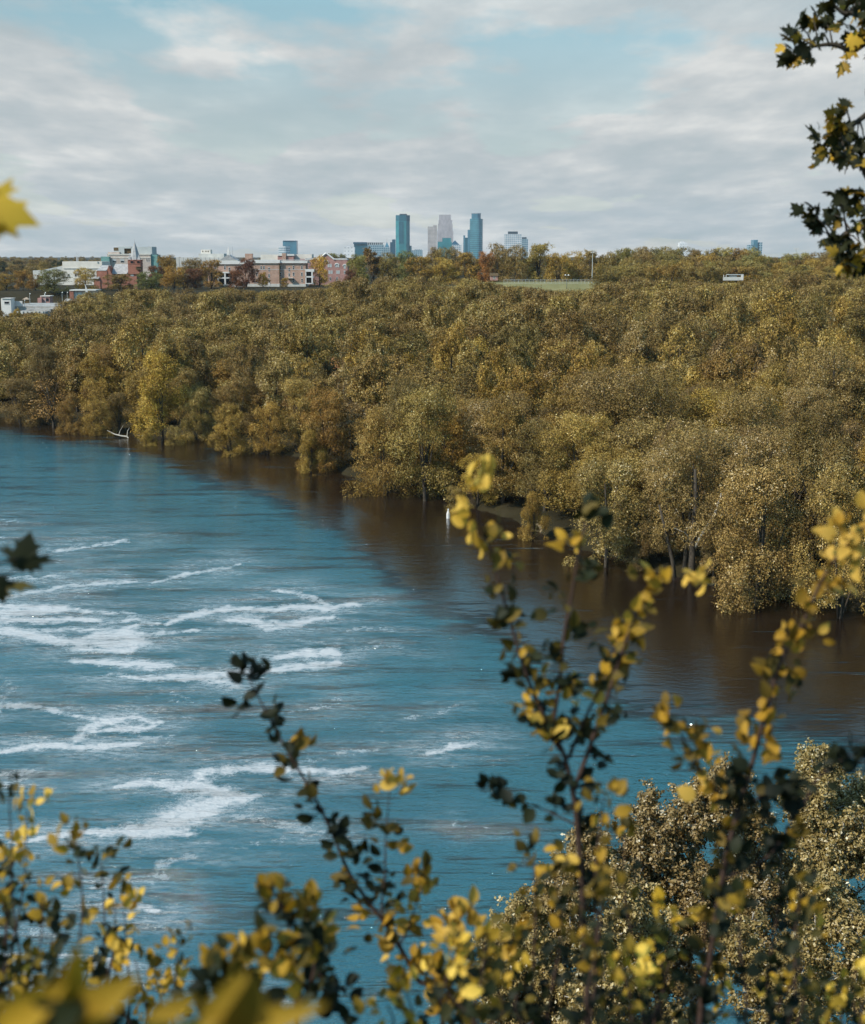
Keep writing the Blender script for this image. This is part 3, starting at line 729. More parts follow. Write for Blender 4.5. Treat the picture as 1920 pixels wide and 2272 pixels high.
tower('skyscraper', 'round-shouldered banded blue glass skyscraper with halo ring on top', 1054, DS, [
    ('shaft', T_band, [('arc', 1043, 1072.5, 485, 575, 60)]), ('drum', T_blue, [('arc', 1047, 1067.8, 473.5, 485, 42)]),
    ('halo_ring', T_mast, [('arc', 1046.2, 1068.4, 472.4, 474.2, 45)]), ('side_wing', T_blue, [('box', 1038, 1043, 509.5, 575, 2, 45)]),
    ('lower_wing', T_dteal, [('box', 1032.5, 1038, 527, 575, 4, 40)]), ('low_slab', T_blue, [('box', 1028.5, 1032.5, 522, 575, 8, 40)])])
tower('skyscraper', 'white gridded tower with dark penthouse standing apart on the skyline', 1138, DS - 400, [
    ('shaft', T_grid, [('box', 1119.6, 1157.5, 519, 575, 0, 45)]), ('penthouse', T_dark, [('box', 1128, 1149.5, 513.3, 519, 8, 25)]), ('antenna', T_mast, [('mast', 1141, 508, 514, 14, .7)])])
tower('office_tower', 'small blue-grey tower joined close behind the white gridded tower', 1165, DS - 300, [
    ('shaft', T_grid2, [('box', 1157.7, 1172, 530, 575, 0, 35)]), ('penthouse', T_dark, [('box', 1159, 1169, 526, 530, 4, 20)])], cat='office building')
tower('office_block', 'dark teal glass box at the left end of the city centre cluster', 800, DS - 600, [
    ('wall', T_dteal, [('box', 786, 815, 538, 575, 0, 40)]), ('overhang', T_navy, [('box', 784, 814, 537, 541, -4, 40)])], cat='office building')
tower('office_block', 'blue-grey windowed block with row of roof fins beside the dark teal box', 834, DS - 500, [
    ('wall', T_grid2, [('box', 815.3, 852, 543, 575, 0, 40)]), ('roof_fins', T_dark, [('box', 817 + k * 4.2, 819.6 + k * 4.2, 538, 543, 2, 20) for k in range(8)]), ('roof_slab', T_grid, [('box', 815.3, 853, 536.8, 538, 0, 40)])], cat='office building')
tower('office_tower', 'slim grey tower with pointed pyramid roof and spire', 858.5, DS - 200, [
    ('shaft', T_grid2, [('box', 853, 864.5, 548, 575, 0, 22)]), ('roof', T_blue, [('pyr', 854, 863.5, 536, 548, 20)]), ('spire', T_mast, [('mast', 858.7, 525, 539, 10, .7)])], cat='office building')
tower('office_tower', 'narrow dark blue slab close to the left of the tallest tower', 871, DS - 300, [
    ('shaft', T_navy, [('box', 870.5, 877.5, 531, 575, 0, 30)]), ('step', T_navy, [('box', 866, 870.5, 537, 575, 3, 25)])], cat='office building')
tower('office_block', 'long low blue block between the tallest tower and the tan tower', 925, DS - 100, [
    ('wall', T_grid2, [('box', 913.6, 938, 555, 575, 0, 30)]), ('roof_slab', T_grid, [('box', 920, 936, 553, 555, 2, 20)])], cat='office building')
tower('office_block', 'plain white block left of the dark teal glass box', 774, 3600, [
    ('wall', T_white, [('box', 763, 787, 548, 580, 0, 30)]), ('roof_box', T_white, [('box', 770, 777, 546, 548, 5, 12)])], cat='office building')
tower('skyscraper', 'solitary blue glass slab tower rising behind the brick dormitory', 643, 4300, [
    ('shaft', T_blue, [('box', 628.5, 658, 535, 580, 10, 40)]), ('crown_band', T_navy, [('box', 628.2, 658.3, 533.6, 535.4, 9, 42)])])
tower('office_tower', 'white banded curved tower in front of the solitary blue slab', 630, 4200, [
    ('shaft', facade('white_banded', (.66, .66, .67), (.3, .38, .42), 300, 6.5, 0, 1, .45, .9), [('arc', 619, 642, 547, 580, 40)]), ('roof_slab', T_white, [('arc', 619, 641, 545.8, 547, 40)])], cat='office building')
tower('skyscraper', 'stepped blue glass tower alone on the skyline above the wooded ridge', 1676, 4600, [
    ('left_shaft', T_grid2, [('box', 1660.5, 1671, 543.5, 580, 4, 30)]), ('middle_shaft', T_blue, [('box', 1671, 1682.5, 532, 580, 0, 40)]), ('right_shaft', T_grid2, [('box', 1682.5, 1692.3, 537.5, 580, 3, 34)]), ('antenna', T_mast, [('mast', 1674, 529.5, 533, 10, .7)])])
tower('office_block', 'hazy pale tower block just showing over the ridge trees', 1516, 4800, [
    ('wall', T_white, [('box', 1507, 1526, 538, 575, 0, 30)]), ('roof_box', T_white, [('box', 1511, 1521, 535.5, 538, 5, 15)])], cat='office building')

# materials of the near town
B_brick = Mat('rose_brick'); 
def brickmat(name, c, mortar, var=.2, scale=1.0):
    m = Mat(name); br = m.node('ShaderNodeTexBrick'); pos = m.node('ShaderNodeTexCoord').outputs['Object']
    sx = m.node('ShaderNodeSeparateXYZ'); m.l.new(pos, sx.inputs[0]); cb = m.node('ShaderNodeCombineXYZ')
    m.l.new(m.math('ADD', sx.outputs[0], sx.outputs[1]), cb.inputs[0]); m.l.new(sx.outputs[2], cb.inputs[1]); m.l.new(cb.outputs[0], br.inputs[0])
    br.inputs['Color1'].default_value = (*c, 1); br.inputs['Color2'].default_value = (*[x * .82 for x in c], 1); br.inputs['Mortar'].default_value = (*mortar, 1)
    br.inputs['Scale'].default_value = scale; br.inputs['Mortar Size'].default_value = .02; br.inputs['Brick Width'].default_value = .8; br.inputs['Row Height'].default_value = .3
    n = m.noise(.4, 5, .6, pos)
    m.set(m.mix(1.0, br.outputs[0], m.ramp(n, [(.3, (1 - var,) * 3), (.7, (1 + var,) * 3)]), 'MULTIPLY'), .9, .2); return m.m
B_rose = brickmat('rose_brick_wall', (.43, .255, .185), (.45, .38, .33))
B_red = brickmat('red_brick_wall', (.33, .125, .085), (.33, .2, .15))
B_mauve = brickmat('mauve_brick_wall', (.40, .20, .17), (.4, .3, .28))
B_tan = brickmat('tan_brick_wall', (.50, .40, .34), (.5, .45, .4))
B_white = rough_mat('white_painted_trim', (.62, .59, .56), .08, .6)
B_cream = rough_mat('cream_render', (.66, .60, .53), .12, .25)
B_stone = rough_mat('pale_limestone', (.52, .50, .46), .15, .4)
B_slate = rough_mat('slate_roof', (.34, .33, .325), .25, .8)
B_metal = rough_mat('grey_cladding', (.42, .44, .43), .1, .2)
B_green = rough_mat('verdigris_panels', (.15, .29, .265), .2, .3)
B_brown = rough_mat('brown_louvre', (.10, .065, .03), .2, 1.0)
B_roof = rough_mat('grey_membrane_roof', (.45, .45, .44), .1, .3)
m_ = Mat('window_glass'); m_.set((.012, .014, .018), .12, .6); B_glass = m_.m
m_ = Mat('pale_blind'); m_.set((.4, .42, .42), .6, .4); B_blind = m_.m  # one even pale colour for the white-looking panes

def bld(name, label, u, D, cat='building', group=None, rz=0.0, z=22.3):
    org = at(u, 620, D); org.z = z
    e = empty(name, org, label, cat, group, rz); e['org'] = 0; del e['org']
    return e, org
def part(e, org, name, mat, boxes, D, parent=None):
    """boxes: (u0, u1, v0, v1, dy, depth)"""
    mb = MB()
    for b in boxes: pbox(mb, b[0], b[1], b[2], b[3], D + b[4], b[5], org)
    return mb.build(name, mat, parent or e)
def window(e, org, u, v, w, h, D, dy=-.06, glass=None, frame=True, split=True):
    """one window: pale frame set in the wall with its panes"""
    a = at(u - w / 2, v + h / 2, D + dy) - org; b = at(u + w / 2, v - h / 2, D + dy) - org
    mb = MB(); t = .12; x0, x1, z0, z1, y = a.x, b.x, a.z, b.z, a.y
    mb.box(x0 - t, x1 + t, y - .10, y + .2, z1, z1 + t * 1.6); mb.box(x0 - t, x1 + t, y - .14, y + .2, z0 - t * 1.6, z0)
    mb.box(x0 - t, x0, y - .10, y + .2, z0, z1); mb.box(x1, x1 + t, y - .10, y + .2, z0, z1)
    if split: mb.box(x0, x1, y - .06, y + .1, (z0 + z1) / 2 - .06, (z0 + z1) / 2 + .06)
    f = mb.build('window', B_white, e)
    g = MB(); g.box(x0, x1, y - .02, y + .08, z0, z1); g.build('pane', glass or B_glass, f)
    return f

# the long brick dormitory
D = 740; e, og = bld('brick_dormitory', 'long three-storey rose brick dormitory with white cornice and columned porches', 600, D, 'building')
part(e, og, 'wall', B_rose, [(548, 620.3, 584.2, 629.5, 0, 14), (620.3, 678, 584.2, 629.5, 1.2, 14), (462, 548, 586, 632, 2.0, 12)], D)
part(e, og, 'plinth', B_stone, [(545, 620.6, 629.5, 650, -.25, 14), (620.6, 679, 629.5, 650, .9, 14), (470, 545, 632, 650, 1.6, 12)], D)
part(e, og, 'cornice', B_white, [(545, 621, 577.5, 583.6, -.7, 15), (621, 682, 578.5, 583.6, .4, 15), (460, 545, 579.5, 586, 1.4, 13)], D)
part(e, og, 'string_course', B_white, [(560, 620.2, 597.2, 597.9, -.1, .4), (621, 677.8, 597.2, 597.9, 1.1, .4)], D)
part(e, og, 'roof', B_roof, [(547, 679, 576.4, 577.5, 2, 12)], D)
part(e, og, 'chimney', B_rose, [(544, 560, 562.5, 577.2, 3, 3)], D)
part(e, og, 'downpipe', B_brown, [(620.0, 620.9, 584, 628, -.2, .2)], D)
Zc = lambda X, Y: (540 + X / 11.025, 560 + Y / 11.025)
for X, Y in [(437, 375), (503, 375), (330, 530), (265, 690), (330, 690), (125, 705), (630, 410), (630, 572), (634, 700)]:
    u, v = Zc(X, Y); window(e, og, u, v, 2.9, 7.2, D, 0)
for X, Y in [(908, 375), (910, 535), (1123, 415), (1123, 550), (1226, 370), (1228, 530), (1228, 682), (1432, 375), (1432, 530), (1438, 682)]:
    u, v = Zc(X, Y); window(e, og, u, v, 2.9, 7.2, D, 1.2)
for u, v in [(509, 597), (499, 594), (478, 594), (515, 612), (530, 597)]: window(e, og, u, v, 3, 7, D, 2.0)
dr = part(e, og, 'door', B_white, [(596, 599.2, 627, 634, -.35, .3)], D); part(e, og, 'door_canopy', B_white, [(636, 650, 616, 617.2, -1.2, 2.4)], D)
pc = part(e, og, 'porch', B_white, [(677.6, 697, 597, 602.6, -.5, 5), (678, 696, 612.6, 615.6, -.3, 4.6), (678, 696, 628, 630, -.3, 4.6), (678, 679.6, 602.6, 628, -.3, .5)], D)
for u in (692.6, ): part(e, og, 'column', B_white, [(u - 1.2, u + 1.4, 602.6, 628, -.5, .6)], D, pc)
part(e, og, 'porch_glazing', B_glass, [(679.6, 691, 603, 628, 2.2, .2)], D, pc)
pc = part(e, og, 'porch', B_white, [(482, 509, 603, 606, -.2, 5), (482, 509, 615, 618, 0, 4), (482, 509, 631, 633, 0, 4)], D)
for u in (484, 499.5): part(e, og, 'column', B_white, [(u - 1.3, u + 1.3, 606, 631, -.1, .6)], D, pc)
part(e, og, 'porch_glazing', B_glass, [(485, 508, 606, 631, 1.7, .2)], D, pc)

# gabled brick hall
D = 790; e, og = bld('gabled_brick_hall', 'mauve brick hall with white-edged stepped gable and arched white windows', 724, D)
mb = MB(); pbox(mb, 677, 771, 576, 640, D, 16, og)
a = at(706, 576, D) - og; b = at(742, 576, D) - og; c = at(724, 562, D) - og
mb.gable(a.x, b.x, a.y, a.y + 14, a.z, c.z); mb.build('wall', B_mauve, e)
mb = MB()
for s_, (q, r_) in enumerate(((a, c), (c, b))):
    mb.tube([q + Vector((0, -.15, .1)), r_ + Vector((0, -.15, .1))], .55, 4)
pbox(mb, 742, 771.5, 574.8, 576, D - .2, 16, og); pbox(mb, 676.5, 706, 574.8, 576, D - .2, 16, og); mb.build('coping', B_white, e)
def arch(u, v, r_, D, dy=-.1):
    mb = MB(); p = at(u, v, D + dy) - og; rr = r_ * D / F
    mb.tube([p + Vector((rr * math.cos(t), 0, rr * math.sin(t))) for t in [math.pi * k / 8 for k in range(9)]], .28, 4); mb.build('window_arch', B_white, e)
arch(724, 583, 5.5, D); arch(748, 589, 4.5, D); arch(765.5, 590.5, 4, D); arch(682, 584, 5, D)
part(e, og, 'roof', B_slate, [(678, 706, 572.5, 574.8, 3, 12), (742, 770, 572.8, 574.8, 3, 12)], D)
for u, v in [(729, 589), (734, 589), (746, 589), (751, 589), (765, 592), (731, 603.5), (736, 603.5), (748, 603.5), (752, 603.5), (765, 604), (733, 618), (748, 618)]:
    window(e, og, u, v, 3.2, 5.8, D, 0, B_blind if v < 610 else B_glass)

# buildings behind the dormitory
D = 930; e, og = bld('campus_hall', 'white flat-roofed halls with a brick stair tower, behind the brick dormitory', 635, D, z=22)
part(e, og, 'wall', B_cream, [(579, 618, 564.5, 600, 0, 15), (652, 692, 564, 600, 6, 15)], D); part(e, og, 'stair_tower', B_rose, [(626.5, 634.5, 561.5, 600, -4, 5)], D)
part(e, og, 'brick_wall', B_mauve, [(617, 626.3, 567.5, 600, -3, 12), (634.7, 651.5, 567.5, 600, -3, 12), (666, 691, 574.2, 600, -2, 5)], D)
part(e, og, 'roof', B_white, [(616, 653, 563.5, 567.3, -3.5, 13)], D)
D = 1000; e, og = bld('campus_hall', 'tiered pale concrete hall with a rooftop box, left of the white spire', 455, D, z=22)
part(e, og, 'wall', facade('tier_wall', (.55, .52, .48), (.38, .37, .36), 3.2, 200, .4, .6, 0, 1), [(392, 500, 571, 610, 0, 20)], D); part(e, og, 'upper_tier', B_stone, [(441, 497, 562.5, 571, 4, 14)], D)
part(e, og, 'roof_box', B_cream, [(446, 467, 553.5, 562.5, 6, 8)], D); part(e, og, 'louvre', B_brown, [(449, 451, 556, 559, 5.9, .3), (456, 458, 556, 559, 5.9, .3), (461, 463, 556, 559, 5.9, .3)], D)
D = 960; e, og = bld('chapel', 'pale hall with a triangular pediment and thin white spire', 506, D, 'chapel', z=22)
part(e, og, 'wall', B_stone, [(484, 528, 577, 610, 0, 16)], D)
a = at(487, 577, D) - og; b = at(525, 577, D) - og; c = at(507, 565, D) - og
mb = MB(); mb.gable(a.x, b.x, 0, 15, a.z, c.z); mb.build('roof', B_slate, e)
mb = MB(); p = at(507, 566, D + 3) - og; q = at(507, 546, D + 3) - og; mb.prism([(p.x - 1, 2), (p.x + 1, 2), (p.x + 1, 4), (p.x - 1, 4)], p.z - 1, p.z + 2.4); mb.prism([(p.x - .7, 2.3), (p.x + .7, 2.3), (p.x + .7, 3.7), (p.x - .7, 3.7)], p.z + 2.4, q.z, .05); mb.build('spire', B_white, e)
mb = MB(); mb.tube([at(516, 574, D) - og, at(516, 547, D) - og], .12, 4); mb.build('mast', T_mast, e)

# institution with penthouse
D = 830; e, og = bld('tan_institution', 'large tan brick institution with grey rooftop plant box and green side bays', 288, D, z=22)
part(e, og, 'wall', B_tan, [(241, 334, 563, 640, 0, 24)], D); part(e, og, 'band', B_cream, [(240.5, 334.5, 563, 565, -.3, .6), (241, 334.3, 570.5, 572, -.2, .4)], D)
part(e, og, 'upper_wall', B_tan, [(239.5, 265, 559, 563, 2, 18)], D)
part(e, og, 'plant_box', B_metal, [(263.5, 275.2, 547, 563, 4, 14), (275.2, 291.4, 547, 551, 4, 14), (291.4, 337, 547.2, 565, 4, 14), (252.4, 263.4, 548.5, 559, 7, 10)], D)
part(e, og, 'louvre', B_brown, [(275.2, 291.4, 551, 562, 5, 1), (252.6, 262.8, 549, 556, 6.9, .2)], D)
part(e, og, 'glass_bay', B_green, [(226, 242.5, 569, 620, -2, 10), (334.4, 349, 565, 620, 1, 10)], D)
for u in (253.6, 271.2): f = window(e, og, u, 577.6, 7, 6, D, 0, B_blind); part(e, og, 'dark_sash', B_glass, [(u - 3.4, u + 3.4, 578.6, 581, -.25, .2)], D, f)
for u in (326, 330.5): window(e, og, u, 576.5, 1.6, 7, D, 0)

# pale flat-roofed hall on the left
D = 780; e, og = bld('pale_hall', 'long cream flat-roofed hall with a lower grey-roofed wing, left of the church', 150, D, z=22)
part(e, og, 'wall', B_cream, [(141, 226, 580, 640, 0, 20)], D); part(e, og, 'band', B_stone, [(140.6, 226.4, 594, 596, -.3, .5)], D)
part(e, og, 'wing', B_stone, [(75, 141, 600, 640, 3, 14)], D)
a = at(86, 601, D + 3) - og; b = at(141, 589, D + 3) - og
mb = MB(); mb.add([(a.x, 3, a.z), (b.x - .1, 3, a.z), (b.x - .1, 3, b.z), (a.x, 17, a.z), (b.x - .1, 17, a.z), (b.x - .1, 17, b.z)], [(0, 1, 2), (5, 4, 3), (0, 2, 5, 3), (1, 4, 5, 2), (0, 3, 4, 1)]); mb.build('roof', B_roof, e)
part(e, og, 'vent', B_metal, [(215, 217.6, 580, 583, -.4, .5)], D)
for u, v in [(152, 610), (168, 611), (84, 612)]: window(e, og, u, v, 4, 4.5, D, 0 if u > 141 else 3)
part(e, og, 'rooftop_mast', T_mast, [(169.8, 170.3, 560, 580, 5, .2), (172.6, 173.1, 562, 580, 6, .2)], D)

# the red brick church
D = 700; e, og = bld('brick_church', 'red brick church with tall slate spire, slate roofs and arched gable', 270, D, 'church', z=22)
s = D / F
def L2(u, v, dy=0): return at(u, v, D + dy) - og
mb = MB(); pbox(mb, 248, 312, 607, 660, D + 1, 12, og); a = L2(282.5, 607); b = L2(303.5, 607); c = L2(293, 586.5)
mb.gable(a.x, b.x, 0, 8, a.z, c.z); pbox(mb, 282.5, 303.5, 607, 660, D, 2, og)
pbox(mb, 229, 248.4, 607, 660, D - 1.5, 8, og); a2 = L2(237.5, 607); b2 = L2(248.4, 607); c2 = L2(243.6, 589)
mb.gable(a2.x, b2.x, -1.5, 6.5, a2.z, c2.z); pbox(mb, 210, 222, 618, 660, D - 2.2, 6, og); mb.build('wall', B_red, e)
mb = MB(); a = L2(246, 607.5); b = L2(286, 607.5); c = L2(286, 586); mb.add([(a.x, 0.6, a.z), (b.x, .6, b.z), (b.x, 6, c.z), (a.x + 1, 6, c.z), (a.x, 11.4, a.z), (b.x, 11.4, b.z)], [(0, 1, 2, 3), (3, 2, 5, 4), (0, 3, 4), (1, 5, 2), (0, 4, 5, 1)])
a = L2(216.8, 600); b = L2(237.5, 600); c = L2(243.4, 588.5); d_ = L2(222, 588.5)
mb.add([(a.x, -2.0, a.z), (b.x, -2.0, b.z), (c.x, 2, c.z), (d_.x, 2, d_.z), (a.x, 6.5, a.z - .4), (b.x, 6.5, b.z - .4)], [(0, 1, 2, 3), (3, 2, 5, 4), (0, 3, 4), (1, 5, 2), (0, 4, 5, 1)])
a = L2(211, 618); b = L2(221.6, 618); c = L2(228.2, 604); d_ = L2(217.5, 604)
mb.add([(a.x, -3, a.z), (b.x, -3, b.z), (c.x, 1, c.z), (d_.x, 1, d_.z), (a.x, 5, a.z - .3), (b.x, 5, b.z - .3)], [(0, 1, 2, 3), (3, 2, 5, 4), (0, 3, 4), (1, 5, 2), (0, 4, 5, 1)])
mb.build('roof', B_slate, e)
part(e, og, 'side_chapel', B_red, [(216.6, 237.4, 600.4, 660, -1.8, 6)], D)
tw = part(e, og, 'bell_tower', B_red, [(284.5, 311, 577, 608, -.6, 6), (284, 311.6, 584, 585, -.8, 6.4), (283.4, 312.4, 576, 577.2, -.9, 6.6)], D)
for u in (293, 307.5):
    mb = MB(); p = L2(u, 582, -.8); mb.tube([p + Vector((.9 * math.cos(t), 0, .9 * math.sin(t))) for t in [math.pi * k / 8 for k in range(9)]], .22, 4); mb.build('belfry_arch', B_brick.m, tw)
    part(e, og, 'belfry_opening', B_glass, [(u - 2.6, u + 2.6, 579.5, 584, -.75, .2)], D, tw)
B_brick.set((.22, .09, .07), .8, .2)
sp = MB(); a = L2(285.5, 576); b = L2(309, 576); cxm = L2(298, 576).x; hw = (b.x - a.x) / 2; pts = [(cxm + hw * math.cos(t) * 1.08, 2.4 + hw * math.sin(t) * 1.08) for t in [math.pi / 8 + math.pi / 4 * k for k in range(8)]]
sp.prism(pts, a.z, L2(298, 536).z, .03); sp.build('spire', B_slate, e)
mb = MB(); 
for du in (-10.5, 10.5):
    p = L2(298 + du, 576); mb.prism([(p.x - .8, -.6), (p.x + .8, -.6), (p.x + .8, 1), (p.x - .8, 1)], p.z, p.z + 2.6, .05)
mb.build('pinnacle', B_slate, e); mb = MB(); mb.tube([L2(298, 537, 2.4), L2(298, 531, 2.4)], .09, 4); mb.build('finial', T_mast, e)
part(e, og, 'gable_window', B_white, [(290, 296.5, 607, 612.5, -.15, .3)], D); part(e, og, 'porch', B_brown, [(302, 313, 592.5, 598, -2, 2), (302, 314, 591.5, 592.4, -2.4, 3)], D)
mb = MB(); mb.tube([L2(282, 607, -.1), L2(293, 586, -.1), L2(304, 607, -.1)], .25, 4); mb.build('gable_coping', B_slate, e)

# ------------------------------------------------------------------ terrace at the river end of the campus
D = 548
e, og = bld('white_kiosk', 'small white flat-roofed kiosk with a black window by the concrete terrace', 13, D, 'kiosk', z=10)
part(e, og, 'wall', B_white, [(4, 23.5, 662.5, 700, 0, 5)], D); part(e, og, 'roof_slab', B_white, [(3, 24.4, 661.4, 662.4, -.4, 6)], D); window(e, og, 15, 671.5, 10, 5, D, 0, split=False)
D = 540
e, og = bld('terrace_wall', 'pale concrete terrace wall stepping down to the trees below the campus', 60, D, 'retaining wall', z=9)
B_conc = rough_mat('weathered_concrete', (.33, .31, .285), .35, .5)
part(e, og, 'upper_wall', B_conc, [(8, 128, 679.5, 730, 14, 40)], D); part(e, og, 'lower_wall', B_conc, [(36, 100, 691, 740, 0, 14), (60, 112, 686, 740, 6, 10)], D); part(e, og, 'buttress', B_stone, [(40 + k * 9, 41.2 + k * 9, 690, 740, -.3, .4) for k in range(7)], D)
part(e, og, 'parapet', B_white, [(24.5, 49, 668, 679, 13.6, .6), (8, 24, 678, 679, 13.4, .8)], D)
mb = MB()
for k in range(14): p = at(50 + k * 4, 679, D + 14.4) - og; mb.box(p.x, p.x + .08, p.y, p.y + .08, p.z, p.z + 1.0)
p = at(50, 679, D + 14.4) - og; q = at(104, 679, D + 14.4) - og; mb.box(p.x, q.x, p.y - .02, p.y + .1, p.z + 1.0, p.z + 1.1); mb.box(p.x, q.x, p.y - .02, p.y + .1, p.z + .5, p.z + .56)
mb.build('railing', B_metal, e)
D = 575
e, og = bld('garden_gazebo', 'small brown-roofed gazebo behind the terrace parapet', 59, D, 'gazebo', z=16)
mb = MB(); p = at(59, 664, D) - og; mb.prism([(p.x - 1.5, -1.5), (p.x + 1.5, -1.5), (p.x + 1.5, 1.5), (p.x - 1.5, 1.5)], p.z, p.z + .9, .1); mb.build('roof', rough_mat('tan_roof', (.32, .25, .19), .1, 1), e)
for dx in (-1.3, 1.2): mb = MB(); mb.box(p.x + dx, p.x + dx + .12, -1.2, -1.08, 0, p.z); mb.build('post', B_brown, e)
part(e, og, 'counter', B_brown, [(54, 64.5, 667.5, 672, -1, .3)], D)
D = 600
e, og = bld('pink_pavilion', 'low pinkish pavilion with dark doorway behind the twin-globe lamp', 96, D, 'building', z=16)
part(e, og, 'wall', B_mauve, [(90, 110, 657.5, 680, 0, 5), (84, 92, 661, 680, -1, 4)], D); part(e, og, 'roof', B_cream, [(89, 111, 656, 657.5, -.4, 6)], D); part(e, og, 'doorway', B_glass, [(102, 107.5, 661.5, 668, -.12, .2)], D)
D = 615
e, og = bld('panelled_annex', 'low white panelled annex with reddish posts beside the red church', 180, D, 'building', z=16)
part(e, og, 'wall', facade('annex_panels', (.66, .63, .60), (.40, .38, .36), 2.0, 300, .0, .08, 0, 1), [(166, 212, 645, 680, 0, 8)], D); part(e, og, 'roof', B_stone, [(154, 213, 642.6, 645, -1.5, 10)], D)
for u in (156, 159, 162): part(e, og, 'post', B_red, [(u - .6, u + .6, 645, 668, -1.2, .3)], D)
e, og = bld('panel_van', 'white panel van parked behind the terrace wall near the trees', 150, 580, 'van', z=16)
mb = MB(); a = at(143, 671.5, 580) - og; b = at(157.5, 663, 580) - og
prof = [(0, .35), (0, 1.0), (.10, 1.15), (.22, 1.0 * (b.z - a.z)), (.97, b.z - a.z), (1, b.z - a.z - .2), (1, .35)]
W_ = b.x - a.x; v_ = [(a.x + p * W_, y_, a.z + q) for y_ in (0, 1.8) for p, q in prof]; k = len(prof)
mb.add(v_, [tuple(range(k)), tuple(range(k, 2 * k))[::-1]] + [(i, i + k, (i + 1) % k + k, (i + 1) % k) for i in range(k)]); mb.build('body', B_white, e)
for f_ in (.2, .8):
    mb = MB(); mb.tube([(a.x + f_ * W_, -.05, a.z + .35), (a.x + f_ * W_, 1.85, a.z + .35)], .35, 10); mb.build('wheel', T_dark, e)
mb = MB(); mb.box(a.x + .2 * W_, a.x + .36 * W_, -.03, .02, a.z + 1.0, a.z + 1.45); mb.build('window', B_glass, e)
# globe lamps
M_globe = rough_mat('white_globe', (.85, .84, .80), .03, 1.0)
def globe_lamp(label, pts, vb, D, r=.24):
    u0 = pts[0][0]; foot = at(u0, vb, D); foot.z = gz(foot.x, D) if vb is None else foot.z
    e = empty('globe_lamp', foot, label, 'street lamp', 'globe lamps on the campus edge')
    top = at(u0, pts[0][1], D) - foot
    mb = MB(); mb.tube([(0, 0, 0), (0, 0, top.z - r)], [.09, .06], 6)
    for (u, v) in pts[1:]: q = at(u, v, D) - foot; mb.tube([(0, 0, q.z - r * 1.3), (q.x, 0, q.z - r * 1.3), (q.x, 0, q.z - r)], .04, 5)
    mb.build('pole', B_metal, e)
    for (u, v) in pts:
        q = at(u, v, D) - foot; g = MB(); g.ball((q.x, 0, q.z), r, 10); g.build('globe', M_globe, e, True)
globe_lamp('white lamp with two stacked globes in front of the pink pavilion', [(101, 649), (99.4, 652.6)], 670, 560)
globe_lamp('single white globe lamp in the shade left of the twin-globe lamp', [(66.6, 651.5)], 672, 570)
globe_lamp('white globe lamp in deep shade right of the twin-globe lamp, left of its pair', [(138.5, 648.6)], 668, 575)
globe_lamp('white globe lamp in deep shade, the right one of the pair', [(149.8, 648.6)], 668, 575)
globe_lamp('white globe lamp low on the terrace before the gazebo', [(55, 666)], 680, 552, .2)
globe_lamp('twin-globe lamp at the foot of the green tree right of the church', [(296, 643), (293, 647)], 662, 600)
D = 610; foot = at(190.5, 668, D)
e = empty('flagpole', foot, 'white flag hanging on a pole in front of the panelled annex', 'flagpole')
q = at(190.5, 629, D) - foot; mb = MB(); mb.tube([(0, 0, -1), (0, 0, q.z)], [.07, .04], 5); mb.build('pole', B_white, e)
mb = MB(); mb.add([(.05, 0, q.z - .1), (.7, .15, q.z - 2.0), (1.15, .05, q.z - 3.9), (.1, 0, q.z - 3.6), (.05, .06, q.z - .1), (.7, .21, q.z - 2.0), (1.15, .11, q.z - 3.9), (.1, .06, q.z - 3.6)], [(0, 1, 2, 3), (7, 6, 5, 4), (0, 4, 5, 1), (1, 5, 6, 2), (2, 6, 7, 3), (3, 7, 4, 0)]); mb.build('flag', B_white, e)

# ------------------------------------------------------------------ playing field, fence, floodlights, lamp
mf = Mat('field_grass'); mf.set(mf.ramp(mf.noise(.12, 6, .6), [(.3, (.15, .14, .055)), (.7, (.25, .22, .10))]), .95, .1)
def field_z(X, Y):
    r = smooth((Y - 636) / 46) * smooth((780 - Y) / 40) * smooth((X + 0) / 30) * smooth((125 - X) / 25)
    return 22.6 + 3.1 * r
link('grass_field', grid_mesh('grass_field', np.arange(-2, 130, 4.0), np.arange(630, 790, 4.0), field_z, mf.m)); tag(bpy.data.objects['grass_field'], kind='structure')
D = 690; a = at(1118, 626.5, D); b = at(1331, 628, D); fz = 25.6
e = empty('chain_link_fence', (a.x, D, fz), 'long grey mesh fence along the top of the grassy playing field', 'fence')
n = 26; Wd = b.x - a.x
for k in range(n + 1):
    mb = MB(); x = Wd * k / n; mb.tube([(x, 0, -.6), (x, 0, 2.2)], .05, 5); mb.build('post', B_metal, e)
mm = Mat('chain_link'); wv = mm.node('ShaderNodeTexWave'); 
mb = MB(); mb.tube([(0, 0, 2.15), (Wd, 0, 2.15)], .035, 4); mb.tube([(0, 0, .1), (Wd, 0, .1)], .025, 4); mb.build('rail', B_metal, e)
mb = MB()
for k in range(int(Wd / .5)):
    x = k * .5; mb.add([(x, -.01, 0), (x + .03, -.01, 0), (x + .53, -.01, 2.1), (x + .50, -.01, 2.1)], [(0, 1, 2, 3)]); mb.add([(x + .5, .01, 0), (x + .53, .01, 0), (x + .03, .01, 2.1), (x, .01, 2.1)], [(0, 1, 2, 3)])
mb.build('mesh_netting', B_metal, e)
